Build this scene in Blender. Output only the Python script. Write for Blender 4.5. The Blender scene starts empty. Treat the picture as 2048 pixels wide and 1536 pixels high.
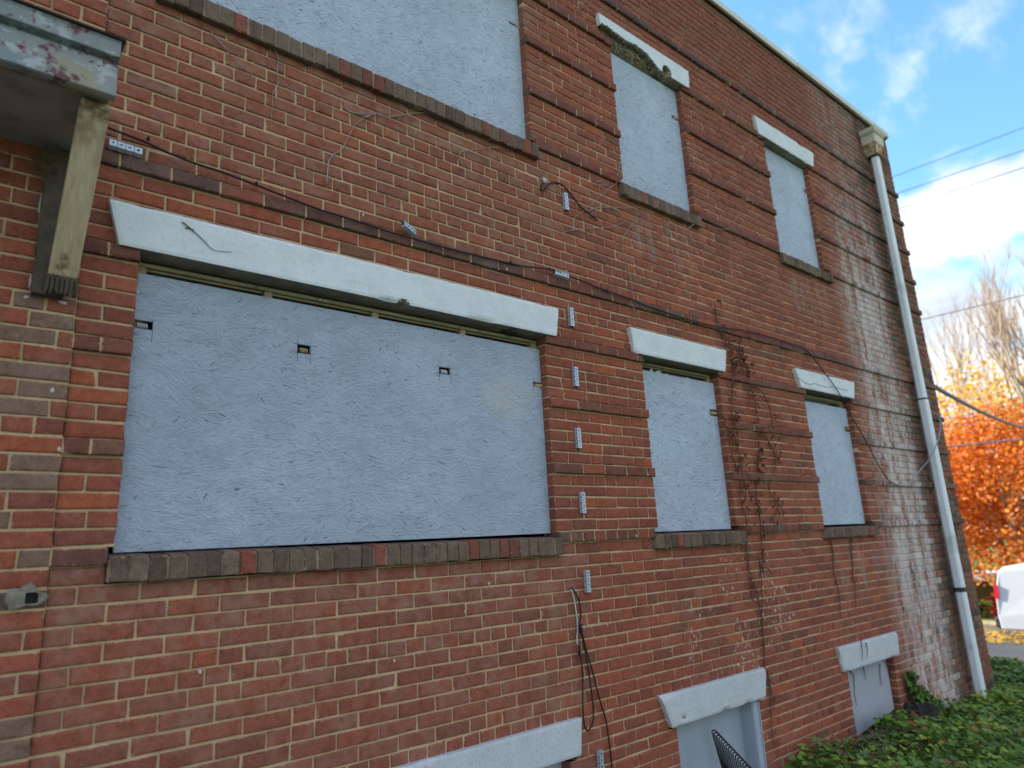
import bpy, bmesh, math, random
from mathutils import Vector, Matrix, noise
rnd = random.Random(11)
scene = bpy.context.scene
COL = scene.collection
C = 0.0677                      # one brick course
BL = 0.2032                     # one stretcher with its joint
GROUND = -1.85

# ------------------------------------------------------------------ camera
CAM = Vector((0.0, -2.99906, -0.01579))
ROT = Matrix(((0.77316, -0.110179, -0.624567), (-0.632162, -0.212979, -0.744991), (-0.050937, 0.970825, -0.234317)))
FPX = 1362.3
cd = bpy.data.cameras.new('camera')
cam = bpy.data.objects.new('camera', cd)
COL.objects.link(cam)
cam.matrix_world = Matrix.Translation(CAM) @ ROT.to_4x4()
cd.sensor_width = 36.0
cd.lens = FPX / 2048 * 36.0
cd.clip_start = 0.05
cd.clip_end = 3000
cd.dof.use_dof = True
cd.dof.focus_distance = 3.9
cd.dof.aperture_fstop = 1.3
scene.camera = cam


def at(px, py, y=0.0):
    """point on the plane at depth y that the photograph shows at this pixel"""
    d = ROT @ Vector(((px - 1024) / FPX, -(py - 768) / FPX, -1.0))
    t = (y - CAM.y) / d.y
    return CAM + d * t


def crop(ox, oy, s, pts, y=-0.012):
    return [at(ox + p[0] / s, oy + p[1] / s, p[2] if len(p) > 2 else y) for p in pts]


# ------------------------------------------------------------------ tagging
def tag(o, label=None, cat=None, group=None, kind=None):
    if label: o['label'] = label
    if cat: o['category'] = cat
    if group: o['group'] = group
    if kind: o['kind'] = kind
    return o


def empty(name, loc=(0, 0, 0), rz=0.0):
    o = bpy.data.objects.new(name, None)
    COL.objects.link(o)
    o.location = loc
    o.rotation_euler = (0, 0, rz)
    o.empty_display_size = 0.1
    return o


def kids(o):
    return [c for c in bpy.data.objects if c.parent == o]


def copy_tree(o, parent=None):
    c = o.copy()
    COL.objects.link(c)
    c.parent = parent
    for ch in kids(o):
        copy_tree(ch, c)
    return c


class MB:
    """collects faces, builds them as ONE mesh object"""

    def __init__(self):
        self.v, self.f, self.m, self.tint, self.edge = [], [], [], [], []

    def add(self, vs, fs, mi=0, tint=None, edge=None):
        b = len(self.v)
        self.v += [tuple(p) for p in vs]
        self.f += [tuple(i + b for i in f) for f in fs]
        self.m += [mi] * len(fs)
        self.tint += [tint or (0.5, 0.5, 0.5, 1)] * len(vs)
        self.edge += edge if edge else [1.0] * len(vs)
        return b

    def box(self, a, b, mi=0, tint=None):
        x0, y0, z0 = a
        x1, y1, z1 = b
        self.add([(x0, y0, z0), (x1, y0, z0), (x1, y1, z0), (x0, y1, z0), (x0, y0, z1), (x1, y0, z1), (x1, y1, z1), (x0, y1, z1)],
                 [(0, 3, 2, 1), (4, 5, 6, 7), (0, 1, 5, 4), (1, 2, 6, 5), (2, 3, 7, 6), (3, 0, 4, 7)], mi, tint)

    def hexa(self, p, mi=0, tint=None):
        """p: 4 bottom points then 4 top points"""
        self.add(p, [(0, 3, 2, 1), (4, 5, 6, 7), (0, 1, 5, 4), (1, 2, 6, 5), (2, 3, 7, 6), (3, 0, 4, 7)], mi, tint)

    def beam(self, a, b, w, h, up=(0, 0, 1), mi=0, tint=None):
        a, b = Vector(a), Vector(b)
        d = (b - a).normalized()
        s = d.cross(Vector(up)).normalized()
        u = s.cross(d).normalized()
        q = [(-w / 2, -h / 2), (w / 2, -h / 2), (w / 2, h / 2), (-w / 2, h / 2)]
        vs = [a + s * i + u * j for i, j in q] + [b + s * i + u * j for i, j in q]
        self.add(vs, [(0, 1, 2, 3), (7, 6, 5, 4), (0, 4, 5, 1), (1, 5, 6, 2), (2, 6, 7, 3), (3, 7, 4, 0)], mi, tint)

    def tube(self, pts, r, n=6, mi=0, tint=None, cap=True):
        pts = [Vector(p) for p in pts]
        rs = r if isinstance(r, (list, tuple)) else [r] * len(pts)
        vs, fs = [], []
        prev = None
        for i, p in enumerate(pts):
            d = (pts[min(i + 1, len(pts) - 1)] - pts[max(i - 1, 0)])
            d = d.normalized() if d.length > 1e-9 else Vector((0, 0, 1))
            if prev is None:
                s = d.orthogonal().normalized()
            else:
                s = prev - d * prev.dot(d)
                s = s.normalized() if s.length > 1e-6 else d.orthogonal().normalized()
            prev = s
            t = d.cross(s)
            for k in range(n):
                a = 2 * math.pi * k / n
                vs.append(p + (s * math.cos(a) + t * math.sin(a)) * rs[i])
        for i in range(len(pts) - 1):
            for k in range(n):
                fs.append((i * n + k, i * n + (k + 1) % n, (i + 1) * n + (k + 1) % n, (i + 1) * n + k))
        if cap:
            fs.append(tuple(range(n))[::-1])
            fs.append(tuple((len(pts) - 1) * n + k for k in range(n)))
        self.add(vs, fs, mi, tint)

    def build(self, name, mats, parent=None, smooth=False, attrs=False):
        me = bpy.data.meshes.new(name)
        me.from_pydata(self.v, [], self.f)
        mats = mats if isinstance(mats, (list, tuple)) else [mats]
        for m in mats:
            me.materials.append(m)
        me.polygons.foreach_set('material_index', self.m)
        if smooth:
            me.polygons.foreach_set('use_smooth', [True] * len(self.f))
        if attrs:
            a = me.attributes.new('tint', 'FLOAT_COLOR', 'POINT')
            a.data.foreach_set('color', [c for t in self.tint for c in t])
            e = me.attributes.new('edge', 'FLOAT', 'POINT')
            e.data.foreach_set('value', self.edge)
        me.update()
        o = bpy.data.objects.new(name, me)
        COL.objects.link(o)
        o.parent = parent
        return o


def bevel(o, w=0.004, seg=2):
    m = o.modifiers.new('bevel', 'BEVEL')
    m.width = w
    m.segments = seg
    m.limit_method = 'ANGLE'
    return o


def smooth_path(pts, n=6):
    pts = [Vector(p) for p in pts]
    P = [pts[0] * 2 - pts[1]] + pts + [pts[-1] * 2 - pts[-2]]
    out = []
    for i in range(1, len(P) - 2):
        a, b, c, d = P[i - 1], P[i], P[i + 1], P[i + 2]
        for k in range(n):
            t = k / n
            out.append(0.5 * ((2 * b) + (c - a) * t + (2 * a - 5 * b + 4 * c - d) * t * t + (3 * b - a - 3 * c + d) * t ** 3))
    out.append(pts[-1])
    return out


# ------------------------------------------------------------------ materials
class NT:
    def __init__(self, name):
        self.mat = bpy.data.materials.new(name)
        self.mat.use_nodes = True
        self.t = self.mat.node_tree
        self.b = self.t.nodes['Principled BSDF']
        self.b.inputs['Specular IOR Level'].default_value = 0.3

    def n(self, typ, props=None, **inp):
        nd = self.t.nodes.new('ShaderNode' + typ)
        for k, v in (props or {}).items():
            setattr(nd, k, v)
        for k, v in inp.items():
            key = k.replace('_', ' ')
            s = nd.inputs[int(k[1:])] if k[0] == 'i' and k[1:].isdigit() else nd.inputs[key]
            self.put(s, v)
        return nd

    def put(self, s, v):
        if isinstance(v, bpy.types.Node):
            v = v.outputs[0]
        if isinstance(v, bpy.types.NodeSocket):
            self.t.links.new(v, s)
        elif isinstance(v, (tuple, list)) and len(v) == 3 and s.type == 'RGBA':
            s.default_value = (*v, 1)
        else:
            s.default_value = v

    def math(self, op, a, b=0.0, clamp=False):
        return self.n('Math', {'operation': op, 'use_clamp': clamp}, i0=a, i1=b).outputs[0]

    def mix(self, f, a, b, mode='MIX'):
        nd = self.n('Mix', {'data_type': 'RGBA', 'blend_type': mode})
        self.put(nd.inputs[0], f)
        self.put(nd.inputs[6], a)
        self.put(nd.inputs[7], b)
        return nd.outputs[2]

    def ramp(self, f, stops):
        nd = self.n('ValToRGB')
        el = nd.color_ramp.elements
        while len(el) < len(stops):
            el.new(0.5)
        for e, (p, c) in zip(el, stops):
            e.position = p
            e.color = (c, c, c, 1) if not isinstance(c, tuple) else (*c, 1)
        self.put(nd.inputs[0], f)
        return nd.outputs[0]

    def step(self, f, a, b):
        nd = self.n('MapRange', {'interpolation_type': 'SMOOTHSTEP'})
        for i, v in enumerate((f, a, b, 0.0, 1.0)):
            self.put(nd.inputs[i], v)
        return nd.outputs[0]

    def obj(self, scale=(1, 1, 1), loc=(0, 0, 0)):
        c = self.n('TexCoord').outputs['Object']
        return self.n('Mapping', None, Vector=c, Scale=scale, Location=loc).outputs[0]

    def noise(self, scale, detail=4, rough=0.55, vec=None, out=0, dist=0.0):
        nd = self.n('TexNoise', None, Scale=scale, Detail=detail, Roughness=rough, Distortion=dist)
        self.put(nd.inputs['Vector'], vec if vec is not None else self.obj())
        return nd.outputs[out]

    def bump(self, h, strength=0.4, dist=0.005, normal=None):
        nd = self.n('Bump', None, Strength=strength, Distance=dist, Height=h)
        if normal is not None:
            self.put(nd.inputs['Normal'], normal)
        self.put(self.b.inputs['Normal'], nd)
        return nd.outputs[0]

    def out(self, col=None, rough=None, metal=None):
        if col is not None: self.put(self.b.inputs['Base Color'], col)
        if rough is not None: self.put(self.b.inputs['Roughness'], rough)
        if metal is not None: self.put(self.b.inputs['Metallic'], metal)
        return self.mat


def simple(name, col, rough=0.6, metal=0.0, var=0.25, scale=12.0, bump=0.15, dark=None):
    t = NT(name)
    nz = t.noise(scale, 6, 0.65)
    k = t.ramp(nz, [(0.25, 1 - var), (0.75, 1 + var * 0.4)])
    c = t.mix(1.0, col, k, 'MULTIPLY')
    if dark:
        s = t.step(t.noise(scale * 0.37, 5, 0.7), 0.54, 0.66)
        c = t.mix(s, c, dark)
    if bump:
        t.bump(t.noise(scale * 6, 4), bump, 0.003)
    return t.out(c, rough, metal)


def ell(t, sep, cx, cz, rx, rz):
    """soft ellipse mask on the wall"""
    dx = t.math('DIVIDE', t.math('SUBTRACT', sep.outputs[0], cx), rx)
    dz = t.math('DIVIDE', t.math('SUBTRACT', sep.outputs[2], cz), rz)
    return t.math('ADD', t.math('MULTIPLY', dx, dx), t.math('MULTIPLY', dz, dz))


def wall_stains(t, col):
    """efflorescence, water stains and paint spatters, placed on the wall"""
    sep = t.n('SeparateXYZ', None, Vector=t.n('TexCoord').outputs['Object'])
    X, Z = sep.outputs[0], sep.outputs[2]
    # chalky efflorescence streaks left of the downpipe
    st = t.noise(1.0, 7, 0.68, t.obj((7.0, 1.0, 1.1)))
    st2 = t.noise(1.0, 6, 0.7, t.obj((26.0, 5.0, 9.0), (3, 1, 2)))
    band = t.math('MULTIPLY', t.step(X, 6.95, 7.6), t.math('SUBTRACT', 1.0, t.step(X, 8.15, 8.5)))
    up = t.math('SUBTRACT', 1.0, t.step(Z, 2.2, 4.3))
    m = t.math('MULTIPLY', band, t.math('ADD', t.math('MULTIPLY', up, 0.8), 0.2))
    e = t.math('MULTIPLY', m, t.step(t.math('ADD', t.math('MULTIPLY', st, 0.55), t.math('MULTIPLY', st2, 0.45)), 0.40, 0.58))
    col = t.mix(t.math('MULTIPLY', e, 0.92), col, (0.58, 0.54, 0.53))
    # dark damp streak behind the downpipe
    d = t.math('MULTIPLY', t.step(X, 8.1, 8.55), t.math('SUBTRACT', 1.0, t.math('MULTIPLY', t.step(X, 8.8, 9.2), 0.6)))
    d = t.math('MULTIPLY', d, t.step(t.noise(1.0, 6, 0.65, t.obj((5.0, 1.0, 0.8), (1, 0, 5))), 0.34, 0.60))
    col = t.mix(t.math('MULTIPLY', d, 0.75), col, (0.062, 0.047, 0.036))
    # green algae near the foot of the corner
    g = t.math('MULTIPLY', t.step(X, 8.0, 8.7), t.step(t.noise(3.0, 5, 0.6), 0.57, 0.72))
    col = t.mix(t.math('MULTIPLY', g, 0.35), col, (0.07, 0.075, 0.03))
    # runs under the window sills
    for cx, cz in ((6.5, 2.25), (4.2, 2.3), (6.5, -0.3)):
        q = t.math('SUBTRACT', 1.0, t.step(ell(t, sep, cx, cz, 0.62, 0.34), 0.3, 1.0))
        q = t.math('MULTIPLY', q, t.step(t.noise(1.0, 6, 0.65, t.obj((11.0, 1.0, 1.6), (cx, 0, 0))), 0.45, 0.65))
        col = t.mix(t.math('MULTIPLY', q, 0.45), col, (0.33, 0.27, 0.24))
    # white paint spatters
    q = t.math('SUBTRACT', 1.0, t.step(ell(t, sep, 4.75, -0.62, 1.15, 0.62), 0.15, 1.0))
    lo = t.math('MULTIPLY', t.math('SUBTRACT', 1.0, t.step(Z, -0.35, 0.1)), t.step(X, 2.3, 3.6))
    q = t.math('ADD', t.math('MULTIPLY', q, 0.75), t.math('MULTIPLY', lo, 0.28))
    cl = t.noise(2.6, 3, 0.6, t.obj((1, 1, 0.6), (4, 0, 1)))
    q = t.math('MULTIPLY', q, t.step(cl, 0.34, 0.56))
    v = t.n('TexVoronoi', None, Scale=1.0, Vector=t.n('VectorMath', {'operation': 'ADD'}, i0=t.obj((46.0, 1.0, 20.0)), i1=t.n('VectorMath', {'operation': 'SCALE'}, i0=t.n('TexNoise', None, Vector=t.obj(), Scale=14.0).outputs['Color'], Scale=2.2).outputs[0]).outputs[0])
    rad = t.math('MULTIPLY', q, t.math('MULTIPLY', t.n('SeparateColor', None, Color=v.outputs['Color']).outputs[0], 0.55))
    sp = t.math('SUBTRACT', 1.0, t.step(v.outputs['Distance'], t.math('MULTIPLY', rad, 0.45), t.math('ADD', rad, 0.001)))
    sp = t.math('MULTIPLY', sp, t.math('GREATER_THAN', rad, 0.03))
    col = t.mix(t.math('MULTIPLY', sp, 0.72), col, (0.60, 0.58, 0.58))
    v = t.n('TexVoronoi', None, Scale=1.0, Vector=t.obj((7.0, 1.0, 5.0), (0.3, 0, 0.7)))
    sp = t.math('LESS_THAN', v.outputs['Distance'], t.math('MULTIPLY', t.math('SUBTRACT', t.n('SeparateColor', None, Color=v.outputs['Color']).outputs[1], 0.62), 0.13))
    col = t.mix(t.math('MULTIPLY', sp, 0.7), col, (0.62, 0.62, 0.62))
    return col


def brick_material():
    t = NT('brick')
    a = t.n('Attribute', {'attribute_name': 'tint'})
    e = t.n('Attribute', {'attribute_name': 'edge'}).outputs['Fac']
    col = a.outputs['Color']
    n1 = t.noise(24, 8, 0.72)
    n2 = t.noise(140, 5, 0.7)
    # drag texture and fired mottling inside each brick
    streak = t.noise(1.0, 5, 0.6, t.obj((220, 30, 14)))
    col = t.mix(1.0, col, t.ramp(n1, [(0.28, 0.55), (0.5, 1.0), (0.74, 1.35)]), 'MULTIPLY')
    col = t.mix(0.95, col, t.ramp(n2, [(0.3, 0.62), (0.62, 1.2)]), 'MULTIPLY')
    col = t.mix(0.3, col, t.ramp(streak, [(0.3, 0.7), (0.7, 1.2)]), 'MULTIPLY')
    # a grey, dusty bloom; alpha of the tint says how much a brick carries
    bl = t.math('MULTIPLY', a.outputs['Alpha'], t.step(t.noise(9.0, 6, 0.7), 0.36, 0.66))
    col = t.mix(bl, col, (0.33, 0.225, 0.175))
    # tiny pale and dark grains
    col = t.mix(t.math('MULTIPLY', t.step(t.noise(420, 2), 0.66, 0.74), 0.35), col, (0.5, 0.4, 0.33))
    col = t.mix(t.math('MULTIPLY', t.step(t.noise(310, 2), 0.66, 0.74), 0.4), col, (0.06, 0.03, 0.025))
    # mortar smeared over ragged arrises
    sm = t.math('LESS_THAN', e, t.math('MULTIPLY', t.step(t.noise(70, 6, 0.7), 0.44, 0.8), 0.95))
    sm = t.math('MULTIPLY', sm, t.step(t.noise(3.0, 4), 0.36, 0.6))
    col = t.mix(t.math('MULTIPLY', sm, 0.8), col, (0.50, 0.37, 0.22))
    col = wall_stains(t, col)
    h = t.math('ADD', t.math('MULTIPLY', n1, 0.6), t.math('MULTIPLY', n2, 0.5))
    t.bump(h, 0.55, 0.006)
    return t.out(col, 0.88)


def mortar_material():
    t = NT('mortar')
    n1 = t.noise(6, 6, 0.65)
    n2 = t.noise(110, 6, 0.75)
    col = t.ramp(n1, [(0.3, (0.46, 0.325, 0.185)), (0.55, (0.62, 0.455, 0.27)), (0.75, (0.68, 0.535, 0.34))])
    col = t.mix(0.8, col, t.ramp(n2, [(0.3, 0.65), (0.65, 1.1)]), 'MULTIPLY')
    sep = t.n('SeparateXYZ', None, Vector=t.n('TexCoord').outputs['Object'])
    # joints darkened by soot high on the wall and around the downpipe
    k = t.math('MULTIPLY', t.step(sep.outputs[0], 7.3, 8.4), t.step(t.noise(2.0, 5), 0.25, 0.5))
    k = t.math('MAXIMUM', k, t.math('MULTIPLY', t.step(sep.outputs[2], 3.9, 4.8), t.step(t.noise(3.0, 5), 0.3, 0.55)))
    col = t.mix(t.math('MULTIPLY', k, 0.82), col, (0.085, 0.06, 0.05))
    col = wall_stains(t, col)
    t.bump(n2, 0.7, 0.006)
    return t.out(col, 0.95)


def osb_material(name, col=(0.46, 0.545, 0.665), strength=0.95, patch=None, dark=0.95, more=0.012):
    """painted strand board: flakes lying every way under grey paint"""
    t = NT(name)
    base = t.obj()
    sep = t.n('SeparateXYZ', None, Vector=base)
    flat = t.n('CombineXYZ', None, X=sep.outputs[0], Y=sep.outputs[2]).outputs[0]
    hs, lines = [], []
    for i, (cell, fx, fy, ang) in enumerate(((17.0, 20.0, 150.0, 1.5), (30.0, 26.0, 230.0, 2.8), (12.0, 13.0, 90.0, 2.0))):
        sh = t.n('Mapping', None, Vector=flat, Location=(3.1 * i, 1.7 * i, 0)).outputs[0]
        wob = t.n('TexNoise', None, Vector=sh, Scale=16.0, Detail=3.0)
        off = t.n('VectorMath', {'operation': 'SCALE'}, i0=wob.outputs['Color'], Scale=0.09).outputs[0]
        wv = t.n('VectorMath', {'operation': 'ADD'}, i0=sh, i1=off).outputs[0]
        sq = t.n('Mapping', None, Vector=wv, Scale=(0.62, 1.5, 1)).outputs[0]
        vo = t.n('TexVoronoi', {'voronoi_dimensions': '2D'}, Vector=sq, Scale=cell)
        rc = t.n('SeparateColor', None, Color=vo.outputs['Color'])
        a = t.math('MULTIPLY', t.math('SUBTRACT', rc.outputs[0], 0.5), ang)
        rv = t.n('VectorRotate', {'rotation_type': 'Z_AXIS'}, Vector=sh, Angle=a).outputs[0]
        mv = t.n('Mapping', None, Vector=rv, Scale=(fx, fy, 1)).outputs[0]
        mv = t.n('VectorMath', {'operation': 'ADD'}, i0=mv, i1=t.n('VectorMath', {'operation': 'SCALE'}, i0=vo.outputs['Color'], Scale=9.0).outputs[0]).outputs[0]
        ns = t.n('TexNoise', None, Vector=mv, Scale=1.0, Detail=4.0, Roughness=0.6).outputs[0]
        # each flake sits a little higher or lower than its neighbours
        hs.append(t.math('ADD', ns, t.math('MULTIPLY', rc.outputs[1], 0.22)))
        lines.append(t.step(ns, 0.345 + more, 0.29 + more))
    h = t.math('ADD', hs[0], t.math('MULTIPLY', hs[1], 0.8))
    h = t.math('ADD', h, t.math('MULTIPLY', hs[2], 0.7))
    ln = t.math('MAXIMUM', t.math('MAXIMUM', lines[0], lines[1]), lines[2])
    n1 = t.noise(1.7, 5, 0.6)
    n2 = t.noise(26, 5, 0.7)
    c = t.mix(1.0, col, t.ramp(n1, [(0.3, 0.9), (0.7, 1.08)]), 'MULTIPLY')
    c = t.mix(1.0, c, t.ramp(t.math('DIVIDE', h, 3.0), [(0.36, 0.84), (0.56, 1.08)]), 'MULTIPLY')
    c = t.mix(t.math('MULTIPLY', t.math('MULTIPLY', ln, t.step(n2, 0.36, 0.58)), dark), c, (0.06, 0.068, 0.085))
    if patch:
        q = t.math('SUBTRACT', 1.0, t.step(ell(t, sep, *patch), 0.05, 1.0))
        q = t.math('MULTIPLY', q, t.ramp(t.noise(5.0, 5, 0.6), [(0.3, 0.4), (0.6, 1)]))
        c = t.mix(t.math('MULTIPLY', q, 0.55), c, (0.62, 0.60, 0.56))
    t.bump(h, strength, 0.012)
    return t.out(c, 0.62)


def concrete_paint(name, col, worn, amount=0.5, mortar=(0.30, 0.29, 0.27)):
    t = NT(name)
    sep = t.n('SeparateXYZ', None, Vector=t.n('TexCoord').outputs['Object'])
    n1 = t.noise(7, 8, 0.7)
    n2 = t.noise(55, 6, 0.7)
    run = t.noise(1.0, 6, 0.65, t.obj((22, 1, 3)))
    c = t.mix(1.0, col, t.ramp(n1, [(0.3, 0.88), (0.7, 1.06)]), 'MULTIPLY')
    c = t.mix(t.math('MULTIPLY', t.step(run, 0.55, 0.75), 0.35 * amount), c, worn)
    c = t.mix(t.math('MULTIPLY', t.step(n2, 0.62 - 0.12 * amount, 0.72), amount), c, mortar)
    t.bump(t.math('ADD', n1, t.math('MULTIPLY', n2, 0.6)), 0.25 + 0.3 * amount, 0.004)
    return t.out(c, 0.75)


M = {}
M['brick'] = brick_material()
M['mortar'] = mortar_material()
M['sill_mortar'] = simple('dirty_sill_mortar', (0.34, 0.26, 0.165), 0.95, 0, 0.4, 20, 0.5)
M['osb'] = osb_material('grey_painted_board', patch=(2.52, 0.86, 0.26, 0.17))
M['osb_pale'] = osb_material('pale_painted_board', (0.55, 0.65, 0.79), 1.0, None, 1.0, 0.03)
M['lintel'] = concrete_paint('white_painted_concrete', (0.68, 0.735, 0.775), (0.40, 0.37, 0.31), 0.62)
M['lintel_worn'] = concrete_paint('worn_painted_concrete', (0.54, 0.585, 0.625), (0.36, 0.35, 0.32), 0.9)
M['soffit_concrete'] = simple('bare_concrete', (0.29, 0.25, 0.205), 0.95, 0, 0.5, 9, 0.5, (0.07, 0.06, 0.045))
M['aggregate'] = None
t = NT('broken_aggregate')
v = t.n('TexVoronoi', None, Scale=85.0, Vector=t.obj())
c = t.mix(0.8, t.ramp(t.n('SeparateColor', None, Color=v.outputs['Color']).outputs[0], [(0.0, (0.13, 0.105, 0.08)), (0.5, (0.33, 0.265, 0.19)), (1.0, (0.56, 0.47, 0.36))]),
          t.ramp(t.noise(20, 6, 0.7), [(0.3, 0.5), (0.7, 1.2)]), 'MULTIPLY')
t.bump(v.outputs['Distance'], 0.9, 0.012)
M['aggregate'] = t.out(c, 0.95)
M['frame'] = simple('yellowed_window_paint', (0.40, 0.335, 0.20), 0.6, 0, 0.4, 14, 0.3, (0.13, 0.11, 0.08))
M['glass'] = simple('grimy_dark_glass', (0.03, 0.03, 0.028), 0.25, 0, 0.5, 8, 0.05)
M['dark'] = simple('dark_void', (0.012, 0.011, 0.01), 0.9, 0, 0.2, 8, 0)
M['grey_panel'] = simple('grey_metal_panel_paint', (0.37, 0.43, 0.52), 0.5, 0, 0.16, 5, 0.08, None)
M['coping'] = concrete_paint('white_painted_coping', (0.68, 0.69, 0.66), (0.42, 0.33, 0.22), 0.55, (0.42, 0.38, 0.28))
M['roof'] = simple('roofing_felt', (0.06, 0.06, 0.06), 0.9, 0, 0.3, 3, 0.3)
M['steel'] = simple('zinc_plated_steel', (0.48, 0.56, 0.66), 0.42, 0.45, 0.18, 40, 0.05)
M['black'] = simple('black_rubber', (0.012, 0.011, 0.012), 0.55, 0, 0.3, 30, 0.1)
M['cable_white'] = simple('white_cable_sheath', (0.55, 0.55, 0.56), 0.5, 0, 0.2, 30, 0.05)
M['cable_grey'] = simple('grey_cable_sheath', (0.30, 0.31, 0.33), 0.5, 0, 0.2, 30, 0.05)
M['twig'] = simple('bare_grey_twig', (0.36, 0.28, 0.27), 0.85, 0, 0.4, 40, 0.3)
M['vine'] = simple('dead_brown_vine', (0.15, 0.075, 0.05), 0.9, 0, 0.5, 40, 0.3)
M['vine_leaf'] = simple('shrivelled_brown_leaf', (0.13, 0.05, 0.03), 0.8, 0, 0.5, 25, 0.2)
M['pipe'] = simple('white_painted_downpipe', (0.80, 0.87, 0.92), 0.45, 0, 0.14, 5, 0.06, (0.58, 0.62, 0.62))
M['wood_dark'] = simple('rotten_dark_wood', (0.10, 0.082, 0.062), 0.9, 0, 0.5, 18, 0.5)


def canopy_paint():
    t = NT('peeling_canopy_paint')
    a = t.noise(9.0, 7, 0.7, t.obj((1, 1, 1.5)))
    b = t.noise(13.0, 8, 0.75, t.obj((1, 1, 1), (4, 2, 1)))
    c = t.ramp(t.noise(4.0, 4), [(0.4, (0.19, 0.235, 0.265)), (0.56, (0.26, 0.28, 0.275)), (0.68, (0.33, 0.28, 0.17))])
    c = t.mix(t.step(a, 0.54, 0.58), c, (0.36, 0.41, 0.43))
    c = t.mix(t.step(b, 0.55, 0.575), c, (0.125, 0.045, 0.055))
    c = t.mix(t.math('MULTIPLY', t.step(t.noise(1.0, 6, 0.7, t.obj((16, 1, 4))), 0.6, 0.75), 0.7), c, (0.23, 0.105, 0.04))
    t.bump(t.math('ADD', a, b), 0.5, 0.004)
    return t.out(c, 0.6)


def brace_paint():
    t = NT('stained_cream_wood')
    g = t.noise(1.0, 6, 0.6, t.obj((45, 12, 3)))
    c = t.ramp(g, [(0.25, (0.38, 0.285, 0.17)), (0.6, (0.60, 0.50, 0.34)), (0.8, (0.68, 0.62, 0.49))])
    sep = t.n('SeparateXYZ', None, Vector=t.n('TexCoord').outputs['Object'])
    q = t.math('SUBTRACT', 1.0, t.step(ell(t, sep, 0.245, 1.10, 0.03, 0.05), 0.1, 1.0))
    q = t.math('MAXIMUM', q, t.math('MULTIPLY', t.step(sep.outputs[2], 1.40, 1.60), 0.9))
    c = t.mix(t.math('MULTIPLY', q, t.step(t.noise(22, 5, 0.7), 0.38, 0.62)), c, (0.13, 0.05, 0.018))
    t.bump(g, 0.4, 0.003)
    return t.out(c, 0.7)


M['canopy'] = canopy_paint()
M['brace'] = brace_paint()
M['soffit'] = simple('dirty_brown_soffit', (0.30, 0.26, 0.225), 0.9, 0, 0.28, 6, 0.2, (0.2, 0.175, 0.15))
t = NT('rusty_cream_metal')
c = t.mix(t.step(t.noise(13, 6, 0.7), 0.40, 0.54), (0.55, 0.50, 0.38), (0.30, 0.135, 0.035))
M['rain_head_rust'] = t.out(c, 0.6)
M['rain_head'] = simple('cream_painted_metal', (0.60, 0.56, 0.46), 0.55, 0, 0.25, 9, 0.1, (0.42, 0.36, 0.25))

# ------------------------------------------------------------------ the brick building
ZM = [(-60, -60.8), (-14, -14.2), (0, 0), (24, 24), (38, 38.5), (62, 62.9), (90, 91.35)]


def zk(k):
    for (a, za), (b, zb) in zip(ZM, ZM[1:]):
        if k <= b:
            return (za + (zb - za) * (k - a) / (b - a)) * C
    return k * 1.015 * C


XR = 9.386                       # the right corner
XS = 0.311                       # where the left part of the wall steps forward
TOP = 5.135
WINS = {                         # x0, x1, first course, course above the opening
    'gl': (0.518, 2.802, 1, 19), 'g2': (3.735, 4.672, 1, 19), 'g3': (6.022, 6.950, 1, 19),
    'ul': (0.518, 2.802, 39, 57), 'u2': (3.728, 4.640, 39, 57), 'u3': (5.998, 6.885, 39, 57),
    'b1': (0.520, 2.790, -30, -17), 'b2': (3.722, 4.655, -30, -17), 'b3': (6.030, 6.935, -27, -17)}
SILLS = {'gl': (0.492, 2.812, -1), 'g2': (3.668, 4.716, -1), 'g3': (5.966, 6.992, -1),
         'ul': (0.492, 2.828, 37), 'u2': (3.662, 4.652, 37), 'u3': (5.95, 6.952, 37)}
CUTS = [(w[0], w[1], w[2], w[3]) for w in WINS.values()] + [(s[0], s[1], s[2], s[2] + 2) for s in SILLS.values()]
CUTS += [(0.44, 2.87, 19, 21), (3.64, 4.72, 19, 21), (5.93, 6.97, 19, 21), (0.44, 2.87, 57, 59), (3.61, 4.72, 57, 59), (5.87, 6.95, 57, 59), (0.45, 2.84, -17, -15), (3.65, 4.70, -17, -15), (5.93, 6.99, -17, -15)]
HEAD = {0, 7, 14, 21, 27, 33, 40, 46, 52, 59, 66, 72, -7, -14, -21, -27}
BAND_FULL = {0, 24, 38, 62}
BAND_PIER = {6, 12, 18, 44, 50, 56}


def lerp3(a, b, t):
    return tuple(x + (y - x) * t for x, y in zip(a, b))


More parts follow.
